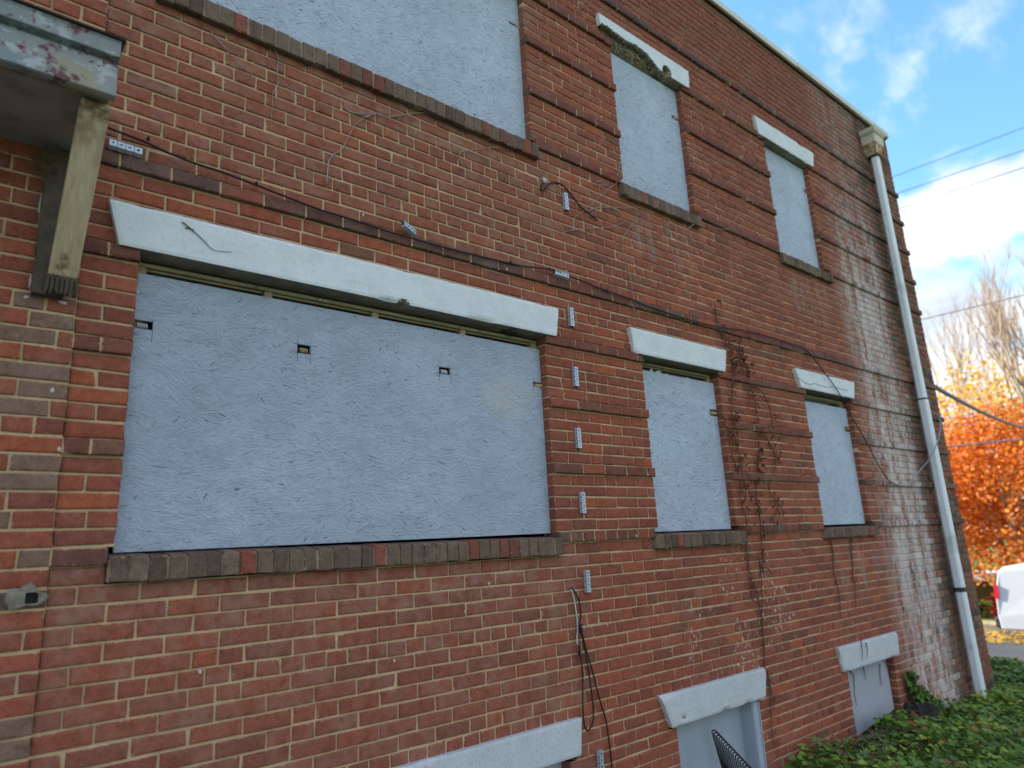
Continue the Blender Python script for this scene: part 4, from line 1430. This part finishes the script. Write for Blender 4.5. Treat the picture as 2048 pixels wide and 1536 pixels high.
M['ivy'] = leaf_material('ivy_leaf', [(0.0, (0.050, 0.10, 0.022)), (0.45, (0.145, 0.265, 0.042)), (0.78, (0.28, 0.42, 0.060)), (0.90, (0.38, 0.42, 0.07)), (0.96, (0.26, 0.13, 0.04)), (1.0, (0.25, 0.06, 0.05))])


def lobed(mb, p, d, n_, L, tint):
    d = d.normalized()
    s = d.cross(n_).normalized()
    n_ = s.cross(d)
    o = [(0, 0, 0), (0.25, 0.45, 0.12), (0.5, 0.32, 0.05), (0.62, 0.5, 0.0), (0.78, 0.2, -0.02), (1.0, 0.0, -0.15), (0.78, -0.2, -0.02), (0.62, -0.5, 0.0), (0.5, -0.32, 0.05), (0.25, -0.45, 0.12), (0.5, 0, -0.02)]
    vs = [p + d * (a * L) + s * (b * L) + n_ * (c_ * L) for a, b, c_ in o]
    mb.add(vs, [(10, i, (i + 1) % 10) for i in range(10)], 0, tint)


mb = MB()
cnt = 0


def ivy_leaf_at(x, y, base=None, h=None):
    hgt = 0.06 + 0.16 * max(0, noise.noise(Vector((x * 1.6, y * 1.6, 2))) + 0.35) + 0.05 * noise.noise(Vector((x * 5, y * 5, 4)))
    z = gz(x, y) + rnd.uniform(0.2, 1.0) * max(0.03, hgt)
    a = rnd.uniform(0, 2 * math.pi)
    d = Vector((math.cos(a), math.sin(a), rnd.uniform(-0.45, 0.35)))
    nn = Vector((rnd.gauss(0, 0.45), rnd.gauss(-0.2, 0.45), 1))
    v = min(0.88, max(0.0, 0.42 + 0.5 * noise.noise(Vector((x * 2.2, y * 2.2, 7))) + rnd.gauss(0, 0.2)))
    if rnd.random() < 0.085: v = rnd.uniform(0.9, 1.0)
    lobed(mb, Vector((x, y, z)), d, nn, rnd.uniform(0.026, 0.066), (v, v, v, 1))


for i in range(40000):
    x = 4.9 + 6.8 * rnd.random() ** 0.9
    y = rnd.uniform(-2.3, 1.6)
    if y > -0.04 and x < XR + 0.03: continue
    if x < 6.2 and y > -0.10 - 0.28 * max(0, (x - 5.35)) and x > 5.35: continue      # bare patch of litter at the foot of the wall
    if rnd.random() < 0.25 and noise.noise(Vector((x * 1.2, y * 1.2, 9))) < -0.3: continue
    ivy_leaf_at(x, y)
for i in range(9000):
    ivy_leaf_at(rnd.uniform(9.4, 12.6), rnd.uniform(-1.6, 4.5))
ivy = mb.build('ivy_ground_cover', M['ivy'], None, attrs=True)
tag(ivy, 'low green ivy carpeting the ground along the wall and the bank', 'ivy', None, 'stuff')

# young ivy shoot climbing the wall by the last basement window
iv = empty('ivy_shoot', (7.05, -0.05, GROUND))
tag(iv, 'dark ivy shoot climbing the brick right of the last basement window', 'ivy')
iinv = Matrix.Translation((-7.05, 0.05, -GROUND))
mb = MB()
ms = MB()
S = [crop(1780, 1280, 6.0, [(420, 760), (330, 690), (280, 640), (240, 560), (215, 470), (195, 390)], -0.02), crop(1780, 1280, 6.0, [(520, 760), (430, 700), (360, 640), (310, 600)], -0.04), crop(1780, 1280, 6.0, [(440, 760), (340, 690), (290, 660)], -0.06)]
for s in S[:2]:
    ms.tube(smooth_path(s, 4), 0.006, 5)
for s in S:
    for p in smooth_path(s, 10):
        for q in range(5):
            v = rnd.uniform(0.0, 0.4)
            lobed(mb, p + Vector((rnd.gauss(0, 0.035), -abs(rnd.gauss(0.02, 0.02)), rnd.gauss(0, 0.025))), Vector((rnd.gauss(0, 1), -0.3, rnd.gauss(-0.5, 0.7))), Vector((rnd.gauss(0, .6), -1, rnd.gauss(0.3, .6))), rnd.uniform(0.03, 0.055), (v, v, v, 1))
o = mb.build('leaves', M['ivy'], iv, attrs=True); o.matrix_parent_inverse = iinv
o = ms.build('stem', M['twig'], iv, True); o.matrix_parent_inverse = iinv

# litter of twigs and dry leaves at the foot of the wall
mb = MB()
for i in range(260):
    x = rnd.uniform(5.3, 6.7); y = rnd.uniform(-0.45, -0.03)
    p = Vector((x, y, gz(x, y) + rnd.uniform(0.01, 0.06)))
    a = rnd.uniform(0, 6.28)
    L = rnd.uniform(0.05, 0.22)
    d = Vector((math.cos(a), math.sin(a) * 0.5, rnd.uniform(-0.1, 0.35))) * L
    mb.tube([p - d * 0.5, p + Vector((0, 0, rnd.uniform(0, 0.02))), p + d * 0.5], 0.0022, 4, mi=0)
for i in range(380):
    x = rnd.uniform(5.2, 6.8); y = rnd.uniform(-0.55, -0.03)
    p = Vector((x, y, gz(x, y) + rnd.uniform(0.01, 0.07)))
    leaf(mb, p, Vector((rnd.gauss(0, 1), rnd.gauss(0, 1), rnd.gauss(0, 0.3))), Vector((rnd.gauss(0, .6), rnd.gauss(0, .6), 1)), rnd.uniform(0.03, 0.06), rnd.uniform(0.02, 0.035), 0.8, mi=1)
tag(mb.build('leaf_litter', [M['twig'], M['vine_leaf']]), 'dry twigs and brown leaves heaped at the foot of the wall', 'leaf litter', None, 'stuff')

# weathered timber poking out of the ivy
def stump(label, base, top, r0, r1, seed):
    mb = MB()
    nseg = 22
    base, top = Vector(base), Vector(top)
    vs, fs = [], []
    L = 8
    for i in range(L + 1):
        u = i / L
        p = base.lerp(top, u)
        for k in range(nseg):
            a = 2 * math.pi * k / nseg
            r = (r0 + (r1 - r0) * u) * (1 + 0.16 * (1 if k % 3 == 0 else -0.5) + 0.2 * noise.noise(Vector((math.cos(a) * 2 + seed, math.sin(a) * 2, u * 1.5))))
            jag = 0.05 * noise.noise(Vector((math.cos(a) * 3, math.sin(a) * 3, seed))) if i == L else 0
            vs.append(p + Vector((r * math.cos(a) * 0.8, r * math.sin(a), jag)))
    for i in range(L):
        for k in range(nseg):
            fs.append((i * nseg + k, i * nseg + (k + 1) % nseg, (i + 1) * nseg + (k + 1) % nseg, (i + 1) * nseg + k))
    vs.append(base.lerp(top, 0.9))
    for k in range(nseg):
        fs.append((L * nseg + k, L * nseg + (k + 1) % nseg, len(vs) - 1))
    mb.add(vs, fs)
    o = mb.build('tree_stump', simple('weathered_black_wood', (0.040, 0.033, 0.033), 0.9, 0, 0.6, 30, 0.6))
    return tag(o, label, 'stump')


stump('dark ridged stump half buried in the ivy by the basement board', (6.50, -0.30, -1.86), (6.66, -0.26, -1.50), 0.19, 0.10, 1)


# ------------------------------------------------------------------ trees
def branches(mb, p, d, L, r, depth, spread, tips, up=0.25, mi=0):
    n_ = 4
    pts = [p]
    for i in range(n_):
        d = (d + Vector((rnd.gauss(0, 0.09), rnd.gauss(0, 0.09), up * 0.18))).normalized()
        pts.append(pts[-1] + d * (L / n_))
    mb.tube(pts, [r * (1 - 0.35 * i / n_) for i in range(n_ + 1)], 6 if r > 0.03 else 4, mi, cap=False)
    tips.append((pts[-1], d))
    if depth == 0: return
    for k in range(rnd.choice((2, 3, 3))):
        b = pts[rnd.choice((2, 3, 4))]
        ax = Vector((rnd.gauss(0, 1), rnd.gauss(0, 1), rnd.gauss(0, 0.5))).normalized()
        nd = (d + ax * spread + Vector((0, 0, up))).normalized()
        branches(mb, b, nd, L * rnd.uniform(0.62, 0.85), r * 0.6, depth - 1, spread, tips, up, mi)


M['bark'] = simple('grey_brown_bark', (0.15, 0.115, 0.085), 0.9, 0, 0.4, 6, 0.5)
M['bark_pale'] = simple('pale_mottled_bark', (0.50, 0.46, 0.40), 0.85, 0, 0.35, 5, 0.4, (0.24, 0.2, 0.15))
M['bark_tan'] = simple('tan_twig_bark', (0.50, 0.38, 0.28), 0.9, 0, 0.3, 6, 0.3)
M['leaf_orange'] = leaf_material('orange_leaf', [(0.0, (0.34, 0.06, 0.016)), (0.4, (0.66, 0.175, 0.025)), (0.7, (0.78, 0.27, 0.04)), (0.9, (0.80, 0.42, 0.08)), (1.0, (0.62, 0.26, 0.14))], 0.5)
M['leaf_yellow'] = leaf_material('yellow_leaf', [(0.0, (0.55, 0.26, 0.04)), (0.5, (0.78, 0.46, 0.07)), (1.0, (0.80, 0.58, 0.14))], 0.5)
M['leaf_green'] = leaf_material('green_hedge_leaf', [(0.0, (0.04, 0.07, 0.015)), (0.6, (0.12, 0.17, 0.025)), (1.0, (0.42, 0.34, 0.05))], 0.3)


def tree(label, loc, h, trunk_r, crown, leafm, bark, leaves, lsize, depth=4, spread=0.55, cat='tree', up=0.25, L0=None, name='tree', group=None):
    """crown: (centre height, radius xy, radius z)"""
    r = empty(name, loc)
    tag(r, label, cat, group)
    tb = MB()
    tips = []
    Lt = L0 or h * 0.3
    branches(tb, Vector((0, 0, -0.2)), Vector((rnd.gauss(0, 0.04), rnd.gauss(0, 0.04), 1)), Lt, trunk_r, depth, spread, tips, up)
    tb.build('trunk', bark, r, True)
    if leaves:
        mb = MB()
        ch, rx, rz = crown
        cl = [Vector((0, 0, ch)) + Vector((t_[0].x * 0.7, t_[0].y * 0.7, 0)) * 0 + Vector((rnd.uniform(-1, 1) * rx, rnd.uniform(-1, 1) * rx, rnd.uniform(-1, 1) * rz)) for t_ in range(0)] if False else []
        while len(cl) < 46:
            q = Vector((rnd.uniform(-1, 1), rnd.uniform(-1, 1), rnd.uniform(-1, 1)))
            if 0.25 < q.length < 1: cl.append(Vector((q.x * rx, q.y * rx, ch + q.z * rz)))
        for i in range(leaves):
            c_ = rnd.choice(cl)
            s = 0.26 * min(rx, rz)
            p = c_ + Vector((rnd.gauss(0, s), rnd.gauss(0, s), rnd.gauss(0, s * 0.75)))
            v = min(1, max(0, 0.5 + 0.45 * noise.noise(c_ * 0.9) + rnd.gauss(0, 0.2)))
            leaf(mb, p, Vector((rnd.gauss(0, 1), rnd.gauss(0, 1), rnd.gauss(-0.3, 0.7))), Vector((rnd.gauss(0, 1), rnd.gauss(0, 1), rnd.gauss(0.4, 1))), lsize * rnd.uniform(0.7, 1.3), lsize * 0.75, 0.3, (v, v, v, 1))
        mb.build('crown', leafm, r, attrs=True)
    return r


G2 = -3.7
tree('orange leafed maple with a pale trunk beyond the parked van', (27.6, 4.0, G2), 7.8, 0.22, (4.6, 3.1, 2.5), M['leaf_orange'], M['bark_pale'], 17000, 0.14, 4, 0.7, name='maple_tree')
tree('rusty orange tree with dense leaves beside the building corner', (30.5, 7.6, G2), 7.8, 0.2, (4.7, 3.0, 2.6), M['leaf_orange'], M['bark'], 16000, 0.15, 4, 0.7, name='maple_tree')
tree('yellow leafed tree behind the orange ones', (40.0, 8.2, G2), 11, 0.25, (8.0, 4.2, 3.3), M['leaf_yellow'], M['bark'], 3200, 0.24, 4, 0.6, name='autumn_tree')
tree('golden tree half hidden by the building corner', (44.0, 12.6, G2), 12, 0.25, (8.4, 3.6, 3.2), M['leaf_yellow'], M['bark'], 2800, 0.26, 4, 0.6, name='autumn_tree')
tree('tall bare tree with upright tan branches behind the yellow crowns', (37.5, 6.6, G2), 16, 0.24, (9, 3, 3), None, M['bark_tan'], 0, 0, 6, 0.40, up=0.5, L0=5.4, name='bare_tree')
tree('second bare tree with thin twigs nearer the building corner', (46.0, 11.6, G2), 17, 0.22, (9, 3, 3), None, M['bark_tan'], 0, 0, 6, 0.42, up=0.45, L0=5.6, name='bare_tree')


tree('slender bare tree with pale twigs rising over the orange maple', (41.0, 5.2, G2), 16, 0.22, (9, 3, 3), None, M['bark_tan'], 0, 0, 6, 0.46, up=0.42, L0=5.6, name='bare_tree')


def hedge(label, a, b, h, w, n_):
    mb = MB()
    a, b = Vector(a), Vector(b)
    for i in range(n_):
        p = a.lerp(b, rnd.random()) + Vector((rnd.gauss(0, w * 0.35), rnd.gauss(0, w * 0.35), 0))
        hh = h * (0.8 + 0.3 * noise.noise(p * 0.8))
        p.z += abs(rnd.random() ** 0.7) * hh
        v = min(1, max(0, rnd.gauss(0.45, 0.25)))
        leaf(mb, p, Vector((rnd.gauss(0, 1), rnd.gauss(0, 1), rnd.gauss(0, 0.7))), Vector((rnd.gauss(0, 1), rnd.gauss(0, 1), 1)), 0.14, 0.1, 0.3, (v, v, v, 1))
    return tag(mb.build('hedge', M['leaf_green'], None, attrs=True), label, 'hedge')


hedge('yellow-green hedge beyond the van', (35.5, 2.0, G2), (36.0, 13.0, G2), 2.2, 1.0, 7000)
hedge('small yellow shrub on the grass behind the rear of the van', (27.0, 5.6, -3.05), (27.2, 6.6, -3.05), 0.75, 0.5, 1200)
mb = MB()
for i in range(2600):
    x = rnd.uniform(RX1 - 2.3, RX1 + 0.5); y = rnd.uniform(-4, 9)
    z = (-2.79 if x < RX1 else -2.66) + rnd.uniform(0.0, 0.03)
    v = rnd.uniform(0.3, 1)
    leaf(mb, Vector((x, y, z)), Vector((rnd.gauss(0, 1), rnd.gauss(0, 1), 0)), Vector((rnd.gauss(0, .3), rnd.gauss(0, .3), 1)), 0.12, 0.09, 0.5, (v, v, v, 1))
tag(mb.build('fallen_leaves', M['leaf_yellow'], None, attrs=True), 'fallen yellow leaves along the far kerb under the van', 'leaves', None, 'stuff')

# ------------------------------------------------------------------ van at the far kerb
M['van_white'] = simple('white_van_paint', (0.74, 0.76, 0.78), 0.3, 0, 0.04, 2, 0)
M['tyre'] = simple('tyre_rubber', (0.02, 0.02, 0.02), 0.8, 0, 0.2, 10, 0.1)
M['rim'] = simple('grey_wheel_rim', (0.35, 0.36, 0.37), 0.4, 0.6, 0.1, 10, 0)
M['tail'] = simple('red_tail_light', (0.55, 0.015, 0.03), 0.25, 0, 0.1, 10, 0)
M['car_glass'] = simple('tinted_car_glass', (0.02, 0.024, 0.028), 0.08, 0, 0.1, 4, 0)
M['bumper'] = simple('dark_grey_bumper', (0.05, 0.052, 0.058), 0.6, 0, 0.1, 10, 0)


def vehicle(name, label, cat, loc, rz, prof, half, paint, wheel_x, wr, van=True):
    """side outline (x forward, z up) swept across the width with tumblehome; rear at x = 0"""
    r = empty(name, loc, rz)
    tag(r, label, cat)
    mb = MB()
    n_ = len(prof)
    rows = [(-1.0, 0.10), (-0.985, 0.04), (-0.93, 0.0), (0.93, 0.0), (0.985, 0.04), (1.0, 0.10)]
    vs = []
    zm = max(p[1] for p in prof)
    cx = sum(p[0] for p in prof) / n_
    for s, ins in rows:
        for (x, z) in prof:
            w = half * (1 - 0.10 * max(0, (z - zm * 0.5) / (zm * 0.5)) ** 1.5)
            sx = 1 - ins * 0.12
            vs.append((cx + (x - cx) * sx, s * w, z - (ins * 0.35 if z > zm * 0.8 else 0)))
    fs = []
    for a in range(len(rows) - 1):
        for k in range(n_):
            fs.append((a * n_ + k, a * n_ + (k + 1) % n_, (a + 1) * n_ + (k + 1) % n_, (a + 1) * n_ + k))
    fs.append(tuple(range(n_))[::-1])
    fs.append(tuple((len(rows) - 1) * n_ + k for k in range(n_)))
    mb.add(vs, fs)
    mb.build('body', paint, r, False)
    for s in (-1, 1):
        for wx in wheel_x:
            w = MB()
            pr = [(wr * 0.62, 0.10), (wr * 0.9, 0.105), (wr, 0.08), (wr, -0.08), (wr * 0.9, -0.105), (wr * 0.62, -0.10)]
            vs, fs = [], []
            N_ = 24
            for k in range(N_):
                a = 2 * math.pi * k / N_
                vs += [(wx + q * math.cos(a), s * (half - 0.075) + yy, wr + q * math.sin(a)) for q, yy in pr]
            for k in range(N_):
                for q in range(6):
                    fs.append((k * 6 + q, k * 6 + (q + 1) % 6, ((k + 1) % N_) * 6 + (q + 1) % 6, ((k + 1) % N_) * 6 + q))
            w.add(vs, fs)
            wo = w.build('wheel', M['tyre'], r, True)
            d = MB()
            d.tube([(wx, s * (half - 0.16), wr), (wx, s * (half + 0.012), wr)], wr * 0.62, 20)
            d.build('rim', M['rim'], wo)
        l = MB()
        if van: l.hexa([(0.0, s * half * 0.88, 0.98), (0.10, s * half * 0.88, 0.98), (0.10, s * half * 1.004, 0.98), (0.0, s * half * 0.985, 0.98),
                        (0.03, s * half * 0.86, 1.30), (0.12, s * half * 0.86, 1.30), (0.12, s * half * 0.995, 1.30), (0.03, s * half * 0.975, 1.30)])
        else: l.box((-0.02, min(s * half * 0.6, s * half * 1.003), 0.72), (0.22, max(s * half * 0.6, s * half * 1.003), 0.92))
        l.build('tail_light', M['tail'], r)
    b = MB()
    b.box((-0.10, -half * 0.97, 0.30), (0.12, half * 0.97, 0.55))
    bevel(b.build('bumper', M['bumper'], r), 0.04, 3)
    return r


vp = [(0.02, 0.32), (0.0, 0.6), (0.03, 1.1), (0.16, 1.72), (0.32, 1.84), (1.6, 1.88), (2.7, 1.86), (3.05, 1.78), (3.65, 1.18), (4.25, 1.02), (4.42, 0.85), (4.45, 0.5), (4.38, 0.30)]
vp = [(x * 0.95, z * 0.94) for x, z in vp]
van = vehicle('parked_van', 'white panel van parked at the far kerb with its red tail light showing', 'van', (20.95, 3.06, -2.79), math.radians(-90), vp, 0.88, M['van_white'], (0.85, 3.6), 0.32)
for s in (-1, 1):
    g = MB()
    g.hexa([(2.25, s * 0.878, 1.15), (3.45, s * 0.878, 1.15), (3.45, s * 0.884, 1.15), (2.25, s * 0.884, 1.15), (2.25, s * 0.80, 1.68), (2.98, s * 0.80, 1.68), (2.98, s * 0.812, 1.68), (2.25, s * 0.812, 1.68)])
    g.build('window', M['car_glass'], van)
g = MB()
g.hexa([(-0.012, -0.62, 1.18), (0.10, -0.62, 1.16), (0.10, 0.62, 1.16), (-0.012, 0.62, 1.18), (0.09, -0.56, 1.62), (0.15, -0.56, 1.62), (0.15, 0.56, 1.62), (0.09, 0.56, 1.62)])
g.build('window', M['car_glass'], van)
g = MB()
g.hexa([(3.10, -0.68, 1.70), (3.12, 0.68, 1.70), (3.62, 0.74, 1.20), (3.62, -0.74, 1.20), (3.14, -0.68, 1.74), (3.14, 0.68, 1.74), (3.67, 0.74, 1.22), (3.67, -0.74, 1.22)])
g.build('windscreen', M['car_glass'], van)
for s in (-1, 1):
    d = MB()
    d.box((0.95, min(s * 0.881, s * 0.887), 0.62), (2.2, max(s * 0.881, s * 0.887), 0.66))
    d.build('side_moulding', M['bumper'], van)
    d = MB()
    d.box((2.21, min(s * 0.875, s * 0.8835), 0.5), (2.222, max(s * 0.875, s * 0.8835), 1.5))
    d.build('door_seam', M['bumper'], van)
rr = MB()
for yy in (-0.6, 0.6):
    rr.beam((0.7, yy, 1.94), (2.5, yy, 1.94), 0.04, 0.04)
for xx in (0.8, 1.6, 2.4):
    rr.beam((xx, -0.62, 1.96), (xx, 0.62, 1.96), 0.04, 0.03)
    for yy in (-0.6, 0.6): rr.beam((xx, yy, 1.84), (xx, yy, 1.94), 0.03, 0.03, (1, 0, 0))
rr.build('roof_rack', simple('orange_ladder_rack', (0.55, 0.22, 0.08), 0.5, 0.2, 0.1, 8, 0), van)

cp_ = [(0.02, 0.35), (0.0, 0.6), (0.06, 0.95), (0.35, 1.02), (0.75, 1.38), (1.6, 1.46), (2.4, 1.40), (3.1, 1.02), (4.1, 0.86), (4.35, 0.7), (4.4, 0.4), (4.3, 0.28)]
M['car_red'] = simple('dark_red_car_paint', (0.30, 0.012, 0.02), 0.25, 0.1, 0.05, 2, 0)
car = vehicle('parked_car', 'dark red car mostly hidden behind the white van', 'car', (30.0, 6.3, -3.58), math.radians(-85), cp_, 0.86, M['car_red'], (0.8, 3.35), 0.31, False)
for s in (-1, 1):
    g = MB()
    g.hexa([(0.62, s * 0.84, 1.02), (2.95, s * 0.84, 1.02), (2.95, s * 0.85, 1.02), (0.62, s * 0.85, 1.02), (0.92, s * 0.79, 1.36), (2.3, s * 0.79, 1.36), (2.3, s * 0.80, 1.36), (0.92, s * 0.80, 1.36)])
    g.build('window', M['car_glass'], car)

# low shed with a white eave and a brown board wall
ca = empty('garden_shed', (32.3, 7.5, G2))
tag(ca, 'low brown shed with a bright white eave beyond the street', 'shed')
for nm, mat, bx in (('roof', simple('white_shed_eave', (0.80, 0.80, 0.78), 0.5, 0, 0.05, 2, 0), [((-0.6, -5.3, 1.52), (2.6, 5.3, 1.72))]),
                    ('wall', simple('brown_board_wall', (0.19, 0.105, 0.065), 0.85, 0, 0.35, 3, 0.3), [((0.0, -5.0, -0.2), (2.2, 5.0, 1.515))])):
    mb = MB()
    for a, b in bx: mb.box(a, b)
    mb.build(nm, mat, ca)
d = MB()
d.box((-0.03, 1.2, -0.1), (0.0, 2.1, 1.4))
d.build('door', M['wood_dark'], ca)


# ------------------------------------------------------------------ overhead lines
def wire(label, a, b, sag, r, mat, twist=False, name='overhead_line'):
    mb = MB()
    a, b = Vector(a), Vector(b)
    pts = []
    N_ = 60
    for i in range(N_ + 1):
        u = i / N_
        p = a.lerp(b, u)
        p.z -= sag * 4 * u * (1 - u)
        pts.append(p)
    if twist:
        for ph in (0, 2.1, 4.2):
            q = []
            for i in range(421):
                u = i / 420
                p = a.lerp(b, u)
                p.z -= sag * 4 * u * (1 - u)
                an = u * 240 + ph
                q.append(p + Vector((0, math.cos(an), math.sin(an))).cross(Vector((0, 0, 0))) + Vector((math.cos(an), 0, math.sin(an))) * r * 1.1)
            mb.tube(q, r, 4, cap=False)
    else:
        mb.tube(pts, r, 6)
    return tag(mb.build(name, mat, None, True), label, 'power line', 'overhead lines across the street')


def street_pt(px, py, X=25.0):
    d = ROT @ Vector(((px - 1024) / FPX, -(py - 768) / FPX, -1.0))
    return CAM + d * (X / d.x)


def along(p0, p1, X=25.0, over=22):
    a, b = street_pt(*p0, X), street_pt(*p1, X)
    d = (b - a).normalized()
    return a - d * over, b + d * over


M['wire'] = simple('grey_wire', (0.16, 0.15, 0.17), 0.5, 0, 0.1, 3, 0)
M['wire_tan'] = simple('tan_twisted_cable', (0.42, 0.34, 0.24), 0.5, 0, 0.2, 3, 0)
wire('highest overhead line crossing the blue sky', *along((1790, 352), (2048, 255)), 0.0, 0.013, M['wire'])
wire('second highest overhead line, over the cloud top', *along((1800, 385), (2048, 300)), 0.0, 0.013, M['wire'])
wire('third overhead line across the white cloud', *along((1805, 415), (2048, 335)), 0.0, 0.013, M['wire'])
wire('twisted tan overhead cable above the bare trees', *along((1840, 640), (2048, 590)), 0.0, 0.012, M['wire_tan'], True)
a = at(1868, 772, 0.03)
a = Vector((XR + 0.01, 0.03, a.z))
b = street_pt(2060, 840, 24.0)
wire('thick dark service cable leaving the building corner', a, b + (b - a) * 0.5, 0.28, 0.030, M['wire'])
wire('low grey cable in front of the orange trees', *along((1900, 893), (2048, 878)), 0.0, 0.028, M['wire'])
wire('faint thin cable over the yellow trees', *along((1895, 838), (2048, 805), 27), 0.0, 0.012, M['wire'])

# ------------------------------------------------------------------ light and sky
SUN_AZ = math.radians(-10)       # from +Y towards -X: behind the building
SUN_EL = math.radians(29)
sd = bpy.data.lights.new('sun', 'SUN')
sd.energy = 4.0
sd.angle = math.radians(0.53)
sd.color = (1.0, 0.93, 0.84)
sun = bpy.data.objects.new('sun', sd)
COL.objects.link(sun)
to_sun = Vector((math.sin(SUN_AZ) * math.cos(SUN_EL), math.cos(SUN_AZ) * math.cos(SUN_EL), math.sin(SUN_EL)))
sun.rotation_euler = to_sun.to_track_quat('Z', 'Y').to_euler()
sun.location = (0, 0, 30)

wd = bpy.data.worlds.new('World')
scene.world = wd
wd.use_nodes = True
nt = wd.node_tree


class WT(NT):
    def __init__(self, tree):
        self.t = tree


w = WT(nt)
bg = nt.nodes['Background']
sky = w.n('TexSky', {'sky_type': 'NISHITA', 'sun_disc': False, 'sun_elevation': SUN_EL, 'sun_rotation': SUN_AZ, 'air_density': 1.0, 'dust_density': 0.4, 'ozone_density': 1.2})
gen = w.n('TexCoord').outputs['Generated']
sp = w.n('SeparateXYZ', None, Vector=gen)
el = sp.outputs[2]
mp1 = w.n('Mapping', None, Vector=gen, Scale=(3.1, 3.1, 5.6), Location=(0.35, 0.9, 0.12)).outputs[0]
n1 = w.n('TexNoise', None, Vector=mp1, Scale=1.0, Detail=9.0, Roughness=0.56).outputs[0]
mp2 = w.n('Mapping', None, Vector=gen, Scale=(4.0, 9.0, 9.0), Location=(2.3, 1.1, 0.4), Rotation=(0.4, 0.2, 0.3)).outputs[0]
n2 = w.n('TexNoise', None, Vector=mp2, Scale=1.0, Detail=7.0, Roughness=0.6).outputs[0]
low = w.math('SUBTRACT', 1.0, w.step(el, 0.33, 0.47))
bias = w.math('ADD', w.math('MULTIPLY', low, 0.16), w.math('MULTIPLY', w.step(w.math('MULTIPLY', sp.outputs[1], -1.0), 0.0, 0.5), 0.17))  # second term adds unseen cloud behind the camera to brighten the wall
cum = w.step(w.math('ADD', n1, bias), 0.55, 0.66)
wisp = w.math('MULTIPLY', w.step(n2, 0.49, 0.70), 0.55)
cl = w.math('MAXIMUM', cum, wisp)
shade = w.n('TexNoise', None, Vector=mp1, Scale=2.2, Detail=5.0).outputs[0]
cc = w.ramp(shade, [(0.36, (0.50, 0.58, 0.70)), (0.62, (1.0, 1.0, 1.0))])
skyc = w.mix(1.0, sky.outputs[0], (0.086, 0.122, 0.141), 'MULTIPLY')
cloudc = w.mix(1.0, cc, (0.44, 0.455, 0.475), 'MULTIPLY')
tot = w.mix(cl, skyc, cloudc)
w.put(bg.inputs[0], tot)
bg.inputs[1].default_value = 1.0

scene.view_settings.view_transform = 'Standard'
scene.view_settings.look = 'None'
scene.view_settings.exposure = 1.58
scene.view_settings.gamma = 1.0
